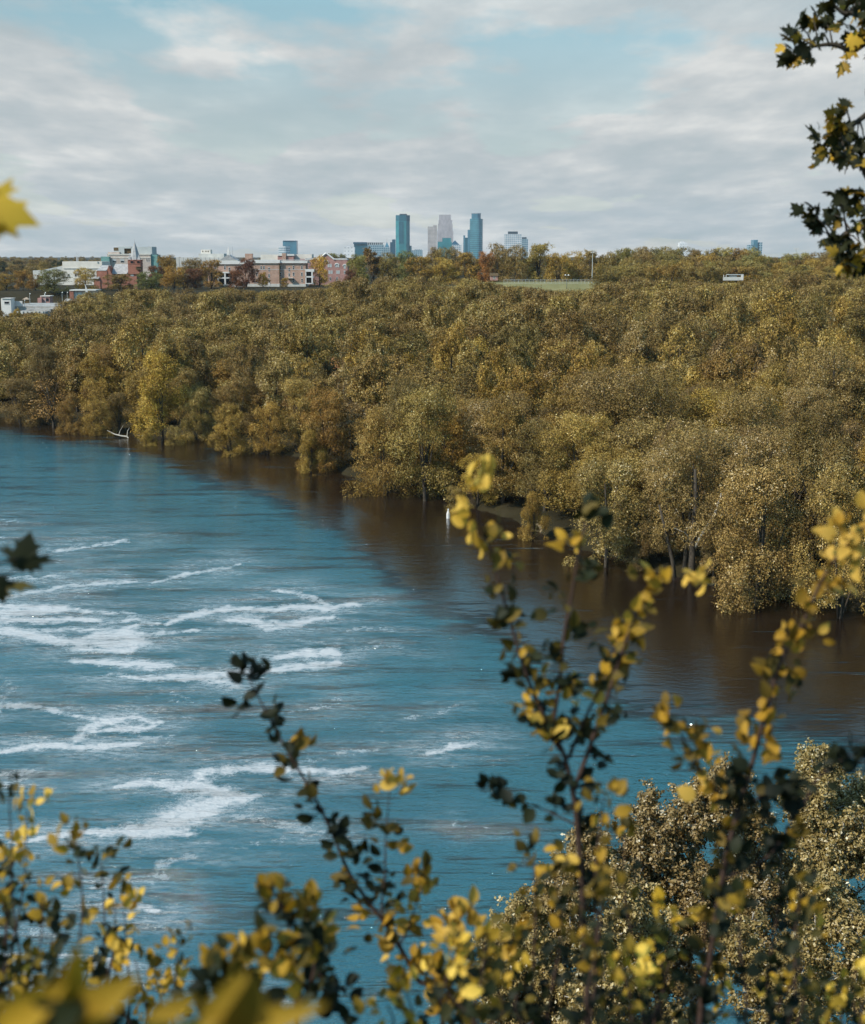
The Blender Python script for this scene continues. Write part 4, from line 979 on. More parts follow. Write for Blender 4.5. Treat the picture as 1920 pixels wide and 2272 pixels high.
def floodlight(label, u, vt, vb, D, z0):
    p = at(u, vb, D); z = z0
    e = empty('floodlight_mast', (p.x, D, z), label, 'floodlight', 'sports floodlights'); h = at(u, vt, D).z - z
    mb = MB(); mb.tube([(0, 0, -.5), (0, 0, h)], [.22, .12], 8); mb.build('pole', B_metal, e)
    mb = MB(); mb.box(-1.7, 1.7, -.1, .1, h - .15, h); mb.box(-1.4, 1.4, -.1, .1, h - 1.15, h - 1.0); mb.build('crossbar', B_metal, e)
    for k in range(4):
        for j in range(2):
            mb = MB(); x = -1.5 + k + .0; zz_ = h - .55 + (-1.0 if j else 0) + .35
            if j and k in (0, 3): continue
            mb.prism([(x - .3, -.35), (x + .3, -.35), (x + .22, .1), (x - .22, .1)], zz_ - .28, zz_ + .25, .85); mb.build('lamp_head', B_white, e)
floodlight('tall floodlight mast beside the mesh fence of the playing field', 1314, 554, 629, 684, 25.5)
floodlight('distant floodlight mast standing among ridge trees, far from the playing field', 1765.5, 550, 594, 900, 22.5)
D = 655; foot = at(1258, 640, D); foot.z = 23.8
e = empty('street_lamp', foot, 'dark street lamp with two pale shades below the playing field', 'street lamp'); h = at(1258, 609, D).z - foot.z
mb = MB(); mb.tube([(0, 0, 0), (0, 0, h + .3)], [.11, .07], 6); mb.tube([(-.75, 0, h), (.75, 0, h)], .05, 5); mb.ball((0, 0, h + .4), .16, 6); mb.build('pole', T_dark, e)
for sx_ in (-.75, .75):
    mb = MB(); mb.prism([(sx_ + .42 * math.cos(t), .42 * math.sin(t)) for t in [math.pi / 4 * k for k in range(8)]], h - .35, h - .02, .5); mb.build('lamp_shade', M_globe, e)
D = 640
e, og = bld('white_pavilion', 'low white open-sided pavilion half hidden among the ridge trees', 1630, D, 'pavilion', z=21)
part(e, og, 'wall', B_stone, [(1605, 1650, 614.5, 622, 0, .4), (1620, 1636, 609.5, 616, .6, 3)], D); part(e, og, 'end_pier', B_white, [(1645, 1650.5, 608.5, 622, -.3, 1)], D); part(e, og, 'roof', B_metal, [(1617, 1646, 608.6, 610, -.2, 5)], D)
for u in (1606.5, 1612): part(e, og, 'post', B_white, [(u - .7, u + .7, 609.5, 615, 0, .3)], D)
D = 720
e, og = bld('brown_house', 'small brown-roofed house under the trees left of the mesh fence', 1096, D, 'house', z=24)
part(e, og, 'wall', B_mauve, [(1089, 1105, 612, 622, 0, 6)], D); a = at(1087.5, 612, D) - og; b = at(1106.5, 606, D) - og
mb = MB(); mb.gable(a.x, b.x, -.5, 6.5, a.z, b.z, 'x'); mb.build('roof', B_brown, e); window(e, og, 1097, 616, 4, 4, D, 0)

# ------------------------------------------------------------------ trees on the plateau
def ridge_tree(kind, u, vt, vb, wpx, color, D, label, name='park_tree', cat='tree', i=0, z0=None):
    q = at(u, vt, D); z = z0 if z0 is not None else at(u, vb, D).z
    z = min(z, q.z - 2)
    zg = max(gz(q.x, D), 22.0) if 636 < D else gz(q.x, D)
    if z < zg + 2.0 or z - zg > 0: z = min(z, zg + .0) if z < zg + 4 else z
    return tree(kind, q.x, D, z, q.z - z, wpx * D / F, color, label, 'trees on the campus and ridge', name, cat, 300 + i)
DG = (.55, .75, .62)
PT = [
 (('park', 0), 12, 606, 668, 48, GOLD, 660, 'golden-olive tree at the picture edge above the white kiosk'),
 (('park', 1), 48, 598, 668, 46, (1.4, 1.2, .8), 668, 'golden tree between the kiosk and the big dark tree'),
 (('park', 2), 78, 608, 668, 36, (1.2, 1.0, .75), 655, 'smaller brown-gold tree touching the left side of the big dark tree'),
 (('park', 3), 119, 598, 668, 80, DG, 640, 'big dark green tree with black hollows behind the twin-globe lamp'),
 (('park', 3), 190, 594, 648, 54, GOLD, 650, 'gold-green tree in front of the pale hall and left of the church'),
 (('park', 1), 262, 607, 658, 78, OLIVE, 655, 'wide olive tree covering the foot of the red church'),
 (('park', 2), 333, 602, 654, 62, (.62, .95, .9), 650, 'dark blue-green tree right of the red church'),
 (('park', 0), 345, 587, 625, 42, PURPLE, 690, 'small purple-leaved tree behind the blue-green tree right of the church'),
 (('park', 1), 368, 564, 600, 52, GOLD, 760, 'gold-olive tree top right of the tan institution'),
 (('park', 2), 386, 589, 640, 54, (1.45, 1.15, .8), 680, 'tawny tree between the two groups of purple-leaved trees'),
 (('park', 3), 424, 573, 612, 52, (.75, .7, .7), 730, 'dark brownish tree in front of the tiered pale hall'),
 (('park', 0), 431, 593, 640, 56, PURPLE, 685, 'dark purple tree at the left end of the dormitory lawn'),
 (('park', 0), 468, 573, 634, 58, (1.25, 1.05, .85), 700, 'olive-brown tree covering the left wing of the dormitory'),
 (('park', 1), 523, 598, 640, 44, (.75, .42, .45), 700, 'low purple-brown tree in front of the dormitory left porch'),
 (('park', 4), 546, 573, 624, 52, PURPLE, 722, 'tall dark purple tree against the dormitory wall'),
 (('park', 2), 583, 603, 638, 26, (2.4, 1.7, .6), 728, 'small bright yellow tree in front of the dormitory wall'),
 (('skirt', 1), 633, 616, 633, 24, GOLD, 733, 'round bush-like tree by the dormitory door canopy'),
 (('park', 3), 707, 568, 630, 38, (1.9, 1.55, .7), 745, 'yellow-green tree between the dormitory porch and gabled hall'),
 (('park', 0), 742, 559, 600, 66, DG, 850, 'dark evergreen tree behind the gabled brick hall'),
 (('skirt', 2), 779, 598, 624, 34, PURPLE, 735, 'small purple bush-like tree at the right corner of the gabled hall'),
 (('park', 1), 794, 563, 618, 46, (.8, 1.0, .85), 745, 'grey-green feathery tree just right of the gabled hall'),
 (('vase', 0), 826, 551, 618, 42, (.95, .85, .8), 760, 'umbrella-shaped tree below the blue windowed city block'),
 (('park', 2), 862, 559, 618, 50, (.9, 1.0, .85), 755, 'green tree right of the umbrella-shaped one'),
 (('park', 3), 905, 557, 600, 44, DG, 800, 'dark green tree at the foot of the tallest tower'),
 (('park', 0), 930, 566, 618, 64, GOLD, 740, 'broad golden tree right below the tallest tower'),
 (('park', 1), 968, 547, 600, 44, OLIVE, 800, 'olive tree top below the tan gridded tower'),
 (('park', 2), 985, 570, 618, 60, (1.4, 1.3, .9), 738, 'pale golden tree in front, below the green glass block'),
 (('park', 3), 1000, 548, 600, 40, (.8, .85, .7), 810, 'dark tree top right under the green glass block'),
 (('park', 0), 1034, 555, 618, 66, GOLD, 742, 'golden tree below the banded blue skyscraper'),
 (('park', 1), 1079, 556, 618, 40, (1.5, 1.0, .8), 735, 'tawny pinkish tree between golden trees and the taller dark ones'),
 (('park', 2), 1105, 539, 618, 62, OLIVE, 760, 'tall olive tree left below the white gridded tower'),
 (('park', 3), 1142, 544, 618, 46, OLIVE, 752, 'olive tree directly below the white gridded tower'),
 (('park', 0), 1196, 536, 620, 74, (1.05, 1.1, .95), 755, 'tallest spreading tree on the ridge, right of the white gridded tower'),
 (('park', 1), 1238, 560, 622, 50, GOLD, 748, 'golden tree right of the tallest ridge tree, behind the field'),
 (('park', 2), 1272, 556, 622, 46, (1.3, 1.2, .85), 756, 'gold-green tree behind the playing field, left of the floodlight'),
 (('park', 0), 1312, 551, 622, 52, OLIVE, 752, 'olive tree directly behind the tall floodlight mast'),
 (('park', 3), 1350, 560, 622, 46, (1.0, 1.05, .9), 748, 'grey-green tree right behind the floodlight mast'),
 (('park', 1), 1385, 549, 622, 48, (.8, 1.0, .8), 752, 'dark grey-green tree second right of the floodlight'),
]
for i, (kd, u, vt, vb, w, col, D, lab) in enumerate(PT):
    q = at(u, vt, D); z = max(gz(q.x, D), 22.2) - .3
    tree(kd, q.x, D, z, q.z - z, w * (1.12 if u < 650 else 1.3) * D / F, col, lab, 'trees on the campus and ridge', 'purple_tree' if col == PURPLE else 'park_tree', 'tree', 300 + i)
# the right-hand ridge: rows of park trees, tops following the traced skyline
RU = [1400, 1424, 1460, 1500, 1530, 1560, 1600, 1640, 1680, 1700, 1722, 1750, 1790, 1840, 1890, 1940, 2000]
RV = [552, 545, 549, 547, 551, 552, 550, 552, 553, 566, 570, 562, 558, 562, 563, 566, 566]
rr = random.Random(21); cnt = 0; lst = []
for row, (D, dv) in enumerate(((800, 0), (740, 13), (690, 26), (655, 38))):
    u = 1395 if row < 3 else 1345
    while u < 1960:
        vt = np.interp(u, RU, RV) + dv + rr.uniform(-3, 4); q = at(u, vt, D + rr.uniform(-12, 12))
        col = rr.choice([OLIVE, OLIVE, (.9, 1.05, .9), (.85, 1.05, 1.0), (1.25, 1.12, .8), (1.05, 1.15, .95)]) if row < 2 else rr.choice([OLIVE, (.95, 1.05, .95), (1.15, 1.05, .85), (1.0, 1.05, .95)])
        z = max(gz(q.x, q.y), 22.2) - .3; w = rr.uniform(56, 80)
        if q.z - z > 3: lst.append((row, u, tree(('park', rr.randrange(5)), q.x, q.y, z, q.z - z, w * D / F, col, None, 'trees on the campus and ridge', 'park_tree', 'tree', 400 + cnt), col)); cnt += 1
        u += rr.uniform(25, 34)
NR = ['back', 'second-back', 'third-back', 'front']
for row in range(4):
    k = 0
    for (r_, u, e, col) in lst:
        if r_ != row: continue
        look = 'golden' if col[0] > 1.12 else ('grey-green' if col[0] < 1 else 'olive')
        side = 'left of' if u < 1676 else 'right of'
        e['label'] = f"{look} ridge tree, number {k + 1} from left, {NR[row]} row, {side} the stepped tower"; k += 1
# dark trees on the far left horizon
for i, (u, vt, w, dd) in enumerate([(8, 579, 30, 1180), (36, 577, 34, 1210), (66, 586, 30, 1190), (98, 588, 26, 1200), (122, 577, 26, 1220), (136, 576, 16, 1190)]):
    q = at(u, vt, dd); tree(('mid', i % 4), q.x, dd, 22, q.z - 22, w * dd / F, (.22, .36, .36), ['first', 'second', 'third', 'fourth', 'fifth', 'sixth'][i] + ' from left of the dark evergreen trees behind the pale hall', 'dark evergreens on the horizon', 'evergreen_tree', 'tree', 500 + i)

# ------------------------------------------------------------------ shore details
mv = MB(); p = on_z(995, 1150, 0); h_ = 1.25
e = empty('channel_marker', p, 'white tapered channel marker standing in the water at the tree line', 'marker')
mv.prism([(.32 * math.cos(t), .32 * math.sin(t)) for t in [math.pi / 4 * k for k in range(8)]], -.6, .75, .85); mv.prism([(.27 * math.cos(t), .27 * math.sin(t)) for t in [math.pi / 4 * k for k in range(8)]], .75, 1.35, .25); mv.build('body', B_white, e)
mb = MB(); mb.ball((0, 0, 1.4), .12, 8); mb.build('cap', M_globe, e)
# fallen pale limb
p = on_z(282, 972, 0); e = empty('driftwood_limb', p, 'bleached fallen limb lying in the water under the shore trees', 'driftwood')
mb = MB(); s = 285 / F
def q_(u, v, z=.0): r_ = on_z(u, v, 0) - p; return Vector((r_.x, r_.y, z))
mb.tube([(-48 * s, 1, 1.6), (-30 * s, .6, .8), (-14 * s, .2, .5), (0, 0, .35), (4 * s, -.3, .05)], [.05, .12, .16, .18, .12], 6); mb.tube([(0, 0, .35), (.1, .3, 1.5), (.5, .5, 2.3)], [.12, .08, .04], 5); mb.tube([(-20 * s, .3, .6), (-18 * s, 1.2, 1.6), (-12 * s, 1.8, 2.6)], [.08, .06, .03], 5)
mb.build('limb', M_pale_bark, e)
p = on_z(312, 972, 0); e = empty('driftwood_limb', p, 'short bleached branch poking from the water right of the fallen limb', 'driftwood')
mb = MB(); mb.tube([(-1, .4, .7), (0, 0, .5), (.6, -.1, .5), (.9, -.1, -.1)], [.05, .09, .08, .05], 5); mb.tube([(.4, 0, .5), (.6, .2, 1.5)], [.06, .03], 5); mb.build('limb', M_pale_bark, e)
# pale mudbank behind the small round bush
mk = Mat('dry_mud'); mk.set(mk.ramp(mk.noise(1.5, 6, .65, stretch=(.5, 2.0, 1)), [(.35, (.05, .035, .02)), (.6, (.30, .22, .12))]), .9, .2)
c_ = on_z(1245, 1182, 0)
def bank(X, Y): return -.6 + 1.35 * np.exp(-(((X - c_.x) / 4.6) ** 2 + ((Y - c_.y - 4) / 5.5) ** 2) ** 1.5)
link('mud_bank', grid_mesh('mud_bank', np.arange(c_.x - 9, c_.x + 9, .6), np.arange(c_.y - 5, c_.y + 14, .6), bank, mk.m)); tag(bpy.data.objects['mud_bank'], kind='structure')
# forked dark trunk standing in the water
p = on_z(1536, 1290, 0); e = empty('forked_tree_trunk', p, 'dark forked trunk rising from the water among grey-gold leaves', 'tree')
s = p.y / F
mb = MB(); mb.tube([(0, 0, -1), (-.1, 0, 3), (0, .3, 6), (.2, .6, 10), (.1, 1.2, 14)], [.5, .42, .36, .26, .15], 9); mb.build('trunk', M_bark, e, True)
mb = MB(); mb.tube([(-1.9, .6, -1), (-2.4, .6, 2.5), (-3.3, .8, 6), (-4.2, 1.2, 9.5)], [.3, .26, .2, .12], 8); mb.build('trunk', M_bark, e, True)
mb = MB(); mb.tube([(0, .1, 4), (1.2, .1, 6.2), (2.6, .3, 8.5), (3.4, .8, 11)], [.26, .22, .16, .1], 7); mb.tube([(-.1, 0, 5), (-1.2, -.3, 6.3), (-2.6, -.5, 6.9)], [.07, .05, .025], 5); mb.build('limb', M_pale_bark, e, True)

# ------------------------------------------------------------------ big trees of the near bank (bottom right)
M_leaf2 = leaf_mat('poplar_foliage', [(0, (.07, .05, .015)), (.4, (.27, .19, .06)), (.75, (.46, .345, .145)), (1, (.80, .72, .52))], .22, .5, .4)
def grow_tree(name, label, u, vt, wpx, D, seed, ntips=520, color=(1, 1, 1), z0=1.0, lper=26, leaf=.11):
    rng = random.Random(seed); nr = np.random.default_rng(seed)
    top = at(u, vt, D); H = top.z - z0; Rx = wpx * D / F / 2
    e = empty(name, (top.x, D, z0), label, 'tree', 'poplars of the near bank')
    nodes = [(Vector((0, 0, H * .08 * k)), .0) for k in range(6)]
    tips = []
    lobes = [(Vector((rng.uniform(-1, 1) * Rx * .75, rng.uniform(-1, 1) * Rx * .7, H * rng.uniform(.35, .86))), rng.uniform(.18, .34) * Rx * 1.3) for _ in range(16)]
    lobes += [(Vector((rng.uniform(-.3, .3) * Rx, 0, H * .9)), .25 * Rx)]
    for k in range(ntips):
        c, r = rng.choice(lobes); d = Vector((rng.gauss(0, 1), rng.gauss(0, 1), rng.gauss(.2, 1))).normalized()
        p = c + d * r * (rng.random() ** .4); p.z = min(p.z, H * (1 - .35 * ((p.x / Rx) ** 2 + (p.y / Rx) ** 2)))
        tips.append(p)
    tips.sort(key=lambda p: (p - Vector((0, 0, H * .35))).length)
    pos_ = [n[0] for n in nodes]; arr = np.array([tuple(p) for p in pos_]); segs = []
    for p in tips:
        v = arr - np.array(tuple(p)); dist = np.sqrt((v ** 2).sum(1)) + np.where(v[:, 2] > -.1, 2.0, 0) * .8
        j = int(dist.argmin()); a = Vector(arr[j]); ln = (p - a).length
        m1 = a.lerp(p, .4) + Vector((rng.gauss(0, .06), rng.gauss(0, .06), -.02 - .04)) * ln; m2 = a.lerp(p, .75) + Vector((rng.gauss(0, .05), rng.gauss(0, .05), .02)) * ln
        segs.append((a, m1, m2, p, ln)); arr = np.vstack([arr, [tuple(m1)], [tuple(m2)], [tuple(p)]])
    mb = MB(); mb.tube([(0, 0, -1.5), (.1, 0, H * .2), (0, 0, H * .42)], [.30, .24, .15], 8); mb.build('trunk', M_pale_bark, e, True)
    mb = MB()
    for a, m1, m2, p, ln in segs:
        t = min(.026 + .018 * ln, .055); mb.tube([a, m1, m2, p], [t * 1.1, t * .85, t * .6, t * .35], 4)
    mb.build('branches', M_pale_bark, e, True)
    c = []; 
    for a, m1, m2, p, ln in segs:
        for q, k in ((p, 1.0), (m2, .7), (m1, .35)):
            if rng.random() < k: c.append(tuple(q + Vector((rng.gauss(0, .1), rng.gauss(0, .1), rng.gauss(0, .1)))))
            if rng.random() < k: c.append(tuple(q + Vector((rng.gauss(0, .3), rng.gauss(0, .3), rng.gauss(0, .3)))))
    c = np.array(c); Pn = np.repeat(c, lper, 0); d = nr.normal(size=Pn.shape); d /= np.linalg.norm(d, axis=1, keepdims=True)
    Pn = Pn + d * nr.uniform(.04, .27, (len(Pn), 1))
    v, f = leaf_quads(nr, Pn, d + nr.normal(size=d.shape) * .6 + np.array([0, 0, .3]), leaf, 1.35)
    tone = np.clip(nr.normal(.5, .2, len(Pn)) + np.repeat(nr.normal(0, .1, len(c)), lper), 0, 1)
    o = link('crown', fast_mesh('crown', v, f, M_leaf2, 4, {'tone': np.repeat(tone, 4)}), e); o.color = (*color, 1)
    return e
grow_tree('poplar_tree', 'pale-branched poplar on the near bank, tallest, with twiggy top over brown water', 1850, 1625, 380, 58, 3, 980)
grow_tree('poplar_tree', 'wide pale-branched poplar in the middle of the near bank group', 1560, 1668, 430, 56, 4, 1080)
grow_tree('poplar_tree', 'pale-branched poplar on the near bank behind the stem with three forks', 1330, 1800, 360, 55, 5, 820)
grow_tree('poplar_tree', 'low poplar at the water side of the near bank group, outermost', 1180, 1950, 260, 53, 6, 420)
grow_tree('poplar_tree', 'near bank poplar low in the picture corner, in front of the tallest one', 1800, 1900, 420, 49, 7, 560)
grow_tree('poplar_tree', 'near bank poplar low in front of the wide middle one', 1450, 1950, 420, 49, 8, 560)

# ------------------------------------------------------------------ shrubs right in front of the camera
M_fore = leaf_mat('shrub_leaves', [(0, (.008, .012, .006)), (.40, (.020, .025, .009)), (.58, (.15, .10, .014)), (.8, (.46, .265, .022)), (1, (.66, .43, .075))], .28, .6, .18)  # dark tones paint leaves in shade, yellow tones the sunlit ones
M_maple = leaf_mat('maple_leaves', [(0, (.010, .013, .006)), (.5, (.035, .035, .010)), (.72, (.22, .14, .02)), (1, (.54, .33, .035))], .3, .6, .2)  # low tones paint backlit silhouette leaves, gold tones the lit patches
M_twig = rough_mat('reddish_twig', (.05, .027, .019), .4, 60)
def ovate():
    rows = [(0, .04), (.12, .34), (.32, .52), (.55, .54), (.78, .36), (.93, .15), (1.0, .0)]
    v = []; f = []
    for t, w in rows:
        for sgn in (-1, 0, 1): v.append((sgn * w * .66, t, abs(sgn) * .10 * (w / .5) - .22 * t * t + .04 * math.sin(t * 6) * sgn))
    for i in range(len(rows) - 1):
        for k in range(2): a = i * 3 + k; f.append((a, a + 1, a + 4, a + 3))
    return np.array(v), np.array(f)
def maple():
    o = [(0, -.18), (.10, 0), (.34, -.12), (.30, .04), (.58, .08), (.44, .22), (.86, .40), (.60, .44), (.66, .58), (.36, .46), (.30, .62), (.40, .80), (.22, .80), (.0, 1.12)]
    pts = o + [(-x, y) for x, y in o[-2:0:-1]]
    v = [(0, .25, .06)] + [(x, y, -.22 * (x * x + (y - .25) ** 2) + .05 * math.sin(5 * x + 3 * y)) for x, y in pts]
    n = len(pts); f = [(0, 1 + i, 1 + (i + 1) % n, 0) for i in range(n)]
    return np.array(v), np.array([q[:3] for q in f])
OV = ovate(); MP = maple()
def basis(dirv, nrm):
    y = dirv.normalized(); z = nrm - y * nrm.dot(y); z = z.normalized() if z.length > 1e-5 else y.orthogonal().normalized(); x = y.cross(z)
    return np.array([tuple(x), tuple(y), tuple(z)])
class Leaves:
    def __init__(s, tmpl, k): s.t = tmpl; s.k = k; s.v = []; s.f = []; s.a = []; s.n = 0
    def add(s, p, d, nrm, size, tone, wid=1.0):
        V = s.t[0] * np.array([size * wid, size, size]); B = basis(d, nrm)
        s.v.append(V @ B + np.array(tuple(p))); s.f.append(s.t[1] + s.n); s.a.append(np.full(len(V), tone)); s.n += len(V)
    def build(s, name, mat, parent, org):
        v = np.concatenate(s.v) - np.array(tuple(org))
        o = link(name, fast_mesh(name, v, np.concatenate(s.f), mat, s.k, {'tone': np.concatenate(s.a)}, True), parent); return o
def spline(pts, n=8):
    """Catmull-Rom through the points"""
    P_ = [Vector(p) for p in pts]; P_ = [P_[0] * 2 - P_[1]] + P_ + [P_[-1] * 2 - P_[-2]]; out = []
    for i in range(1, len(P_) - 2):
        for k in range(n):
            t = k / n; a, b, c, d = P_[i - 1:i + 3]
            out.append(.5 * ((2 * b) + (c - a) * t + (2 * a - 5 * b + 4 * c - d) * t * t + (3 * b - a - 3 * c + d) * t ** 3))
    out.append(P_[-2]); return out
FS = 1920 / 1764
def bush(name, label, stems, seed, leaf=.041, group='shrubs at the lip of the bluff', mat=None, cat='shrub'):
    """stems: dicts pts [(u, v)] root to tip in photo pixels of the 1764-wide view, d depth (metres), r root radius, tone (root, tip), gap between leaf clusters"""
    rng = random.Random(seed); allp = []
    s0 = stems[0]; d0 = s0.get('d', 3.0)
    r0 = at(s0['pts'][0][0] * FS, s0['pts'][0][1] * FS, d0); foot = Vector((r0.x, r0.y, gz(r0.x, r0.y)))
    e = empty(name, foot, label, cat, group)
    L_ = Leaves(OV, 4)
    for s in stems:
        d0, d1 = (s.get('d', 3.0), s.get('d1', s.get('d', 3.0)))
        P_ = [at(u * FS, v * FS, d0 + (d1 - d0) * i / (len(s['pts']) - 1)) for i, (u, v) in enumerate(s['pts'])]
        if s.get('root', True): P_ = [Vector((P_[0].x + rng.uniform(-.03, .03), P_[0].y - .05, gz(P_[0].x, P_[0].y - .05)))] + P_
        sp_ = spline(P_); n = len(sp_); r = s.get('r', .006)
        mb = MB(); mb.tube([p - foot for p in sp_], [r * (1 - .72 * i / n) for i in range(n)], 6); mb.build('stem', M_twig, e, True)
        # clusters by arc length, only above the frame's foot
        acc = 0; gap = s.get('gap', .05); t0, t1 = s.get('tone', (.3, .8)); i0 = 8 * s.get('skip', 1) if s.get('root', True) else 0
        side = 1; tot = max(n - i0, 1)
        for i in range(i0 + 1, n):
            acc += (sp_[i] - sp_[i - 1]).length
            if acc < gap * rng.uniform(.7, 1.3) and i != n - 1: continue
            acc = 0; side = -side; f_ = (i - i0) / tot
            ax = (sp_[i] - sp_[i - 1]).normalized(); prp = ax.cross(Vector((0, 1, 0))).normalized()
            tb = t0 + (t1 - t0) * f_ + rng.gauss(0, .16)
            nl = int(rng.randint(7, 12) * s.get('dn', 1)) + (3 if i == n - 1 else 0)
            spur = prp * (side * rng.uniform(.2, 1.0)) + Vector((0, rng.uniform(-.5, .5), 0)) + ax * .6
            base = sp_[i] + spur * (leaf * rng.uniform(.1, .9))
            for k in range(nl):
                dd = (spur * .7 + Vector((rng.gauss(0, .7), rng.gauss(0, .6), rng.gauss(.25, .6))))
                if i == n - 1: dd += ax * 1.0
                nn = Vector((rng.gauss(0, .8), rng.gauss(-.5, .6), rng.gauss(.7, .6)))
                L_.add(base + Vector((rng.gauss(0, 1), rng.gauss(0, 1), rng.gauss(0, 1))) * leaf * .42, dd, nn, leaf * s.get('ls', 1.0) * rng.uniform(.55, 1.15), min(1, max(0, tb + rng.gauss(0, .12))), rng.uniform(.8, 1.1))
    L_.build('foliage', mat or M_fore, e, foot)
    return e
S = lambda pts, **k: dict(pts=pts, **k)
bush('bluff_shrub', 'tall leaning shrub stem with dark tip leaves over the foam streaks, yellow lower down', [
    S([(905, 2110), (850, 1995), (800, 1905), (760, 1850), (715, 1785), (680, 1705), (640, 1622), (585, 1530), (545, 1455), (500, 1370)], d=3.1, r=.0075, tone=(.85, .12), gap=.044),
    S([(790, 1890), (778, 1860), (785, 1780), (787, 1700), (795, 1610)], d=3.1, root=False, r=.004, tone=(.25, .7), gap=.065),
    S([(812, 1930), (830, 1900), (850, 1840), (862, 1800)], d=3.15, root=False, r=.003, tone=(.8, .95), gap=.055),
    S([(900, 2090), (920, 2010), (950, 1950), (930, 1880)], d=3.0, root=False, r=.004, tone=(.6, .95), gap=.042),
    S([(900, 2090), (960, 2010), (1010, 1930), (1050, 1915)], d=3.0, root=False, r=.004, tone=(.6, .9), gap=.042)], 1)
bush('bluff_shrub', 'dense dark shrub with rounded yellow-edged leaves, short, right of the big blurred leaves', [
    S([(607, 2110), (603, 2000), (592, 1900), (562, 1822)], d=2.5, r=.007, tone=(.15, .5), gap=.044, ls=1.0),
    S([(607, 2060), (640, 1980), (632, 1900), (620, 1860)], d=2.5, root=False, r=.004, tone=(.25, .6), gap=.044, ls=1.0),
    S([(720, 2110), (685, 2050), (650, 1980), (655, 1940)], d=2.6, root=False, r=.004, tone=(.2, .5), gap=.04),
    S([(470, 2110), (500, 2050), (520, 1990), (545, 1960)], d=2.2, root=False, r=.004, tone=(.35, .55), gap=.038, ls=1.0),
    S([(440, 2110), (470, 2040), (455, 1990)], d=2.1, root=False, r=.004, tone=(.3, .5), gap=.038),
    S([(520, 2110), (530, 2060), (480, 1960)], d=2.2, root=False, r=.004, tone=(.35, .6), gap=.038)], 2)
bush('bluff_shrub', 'tallest three-forked shrub with yellow tips standing before the brown water', [
    S([(1197, 2120), (1190, 1900), (1185, 1780), (1175, 1660), (1165, 1600), (1152, 1545), (1130, 1480), (1140, 1400), (1150, 1300), (1168, 1200), (1180, 1130), (1195, 1065)], d=3.0, r=.009, tone=(.05, .45), gap=.06),
    S([(1155, 1548), (1100, 1440), (1075, 1380), (1050, 1300), (1030, 1230), (1010, 1160), (990, 1090), (955, 1000)], d=3.0, root=False, r=.006, tone=(.15, .95), gap=.048),
    S([(1170, 1612), (1200, 1530), (1232, 1440), (1262, 1350), (1290, 1270), (1320, 1210), (1385, 1180)], d=3.0, root=False, r=.006, tone=(.1, 1.0), gap=.044),
    S([(1160, 1545), (1178, 1500), (1205, 1440), (1240, 1370), (1260, 1300)], d=3.05, root=False, r=.005, tone=(.4, .8), gap=.065),
    S([(1140, 1530), (1110, 1480), (1090, 1450)], d=3.0, root=False, r=.003, tone=(.8, .9), gap=.042),
    S([(1180, 1685), (1130, 1660), (1080, 1640), (1010, 1615)], d=3.0, root=False, r=.003, tone=(.05, .05), gap=.065)], 3)
bush('bluff_shrub', 'tall shrub stem leaning toward the picture edge, yellow leaves up its length', [
    S([(1425, 2120), (1447, 1960), (1470, 1810), (1492, 1700), (1530, 1570), (1562, 1450), (1592, 1350), (1640, 1265), (1680, 1175), (1735, 1100), (1775, 1065)], d=2.9, r=.008, tone=(.2, 1.05), gap=.036),
    S([(1505, 1660), (1470, 1620), (1420, 1560), (1390, 1500), (1362, 1455)], d=2.9, root=False, r=.004, tone=(.3, .95), gap=.045),
    S([(1500, 1680), (1530, 1640), (1580, 1600)], d=2.9, root=False, r=.003, tone=(.1, .1), gap=.055),
    S([(1640, 1640), (1665, 1590), (1700, 1560), (1730, 1540)], d=2.7, root=False, r=.003, tone=(.05, .05), gap=.055),
    S([(1480, 1790), (1560, 1750), (1600, 1700), (1620, 1660)], d=2.9, root=False, r=.004, tone=(.2, .2), gap=.055)], 4)
def thick(name, label, tips, seed, spread=90, d=(2.3, 3.3), tone=(.2, .6), gap=.03, rootv=2200, ls=.82):
    tone = (tone[0] - .14, tone[1] - .08); gap *= 1.12
    rng = random.Random(seed); st = []
    for i, (u, v) in enumerate(tips):
        u, v = u / FS, v / FS; ru = u + rng.uniform(-spread, spread); dd = rng.uniform(*d); vb = max(rootv, v + 150)
        tb = rng.gauss(0, .12)
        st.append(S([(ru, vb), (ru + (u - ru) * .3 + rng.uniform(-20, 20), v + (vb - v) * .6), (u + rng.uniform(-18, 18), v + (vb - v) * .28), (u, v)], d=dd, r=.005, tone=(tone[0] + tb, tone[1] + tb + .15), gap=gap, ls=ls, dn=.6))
    return bush(name, label, st, seed)
thick('bluff_shrub', 'dense shrub clump, dark with yellow tips, left of the tall leaning stem', [(1185, 1890), (1235, 1950), (1340, 1770), (1385, 1850), (1335, 1990)], 11, 40, tone=(.1, .55), gap=.034)
thick('bluff_shrub', 'low yellow-green shrub filling the gap below the wide poplar', [(1490, 2030), (1560, 1990), (1460, 2110), (1600, 2170), (1440, 2180), (1380, 2140)], 12, 60, tone=(.15, .65), gap=.042)
thick('bluff_shrub', 'mixed dark and yellow shrub before the corner poplar', [(1735, 1890), (1780, 1960), (1640, 2010), (1760, 2060)], 13, 50, tone=(.1, .5), gap=.034)
thick('bluff_shrub', 'low bright yellow shrub in the bottom corner below the poplars', [(1790, 2180), (1860, 2200), (1900, 2150), (1740, 2200), (1820, 2230), (1915, 2210)], 14, 40, tone=(.45, .75), gap=.042)
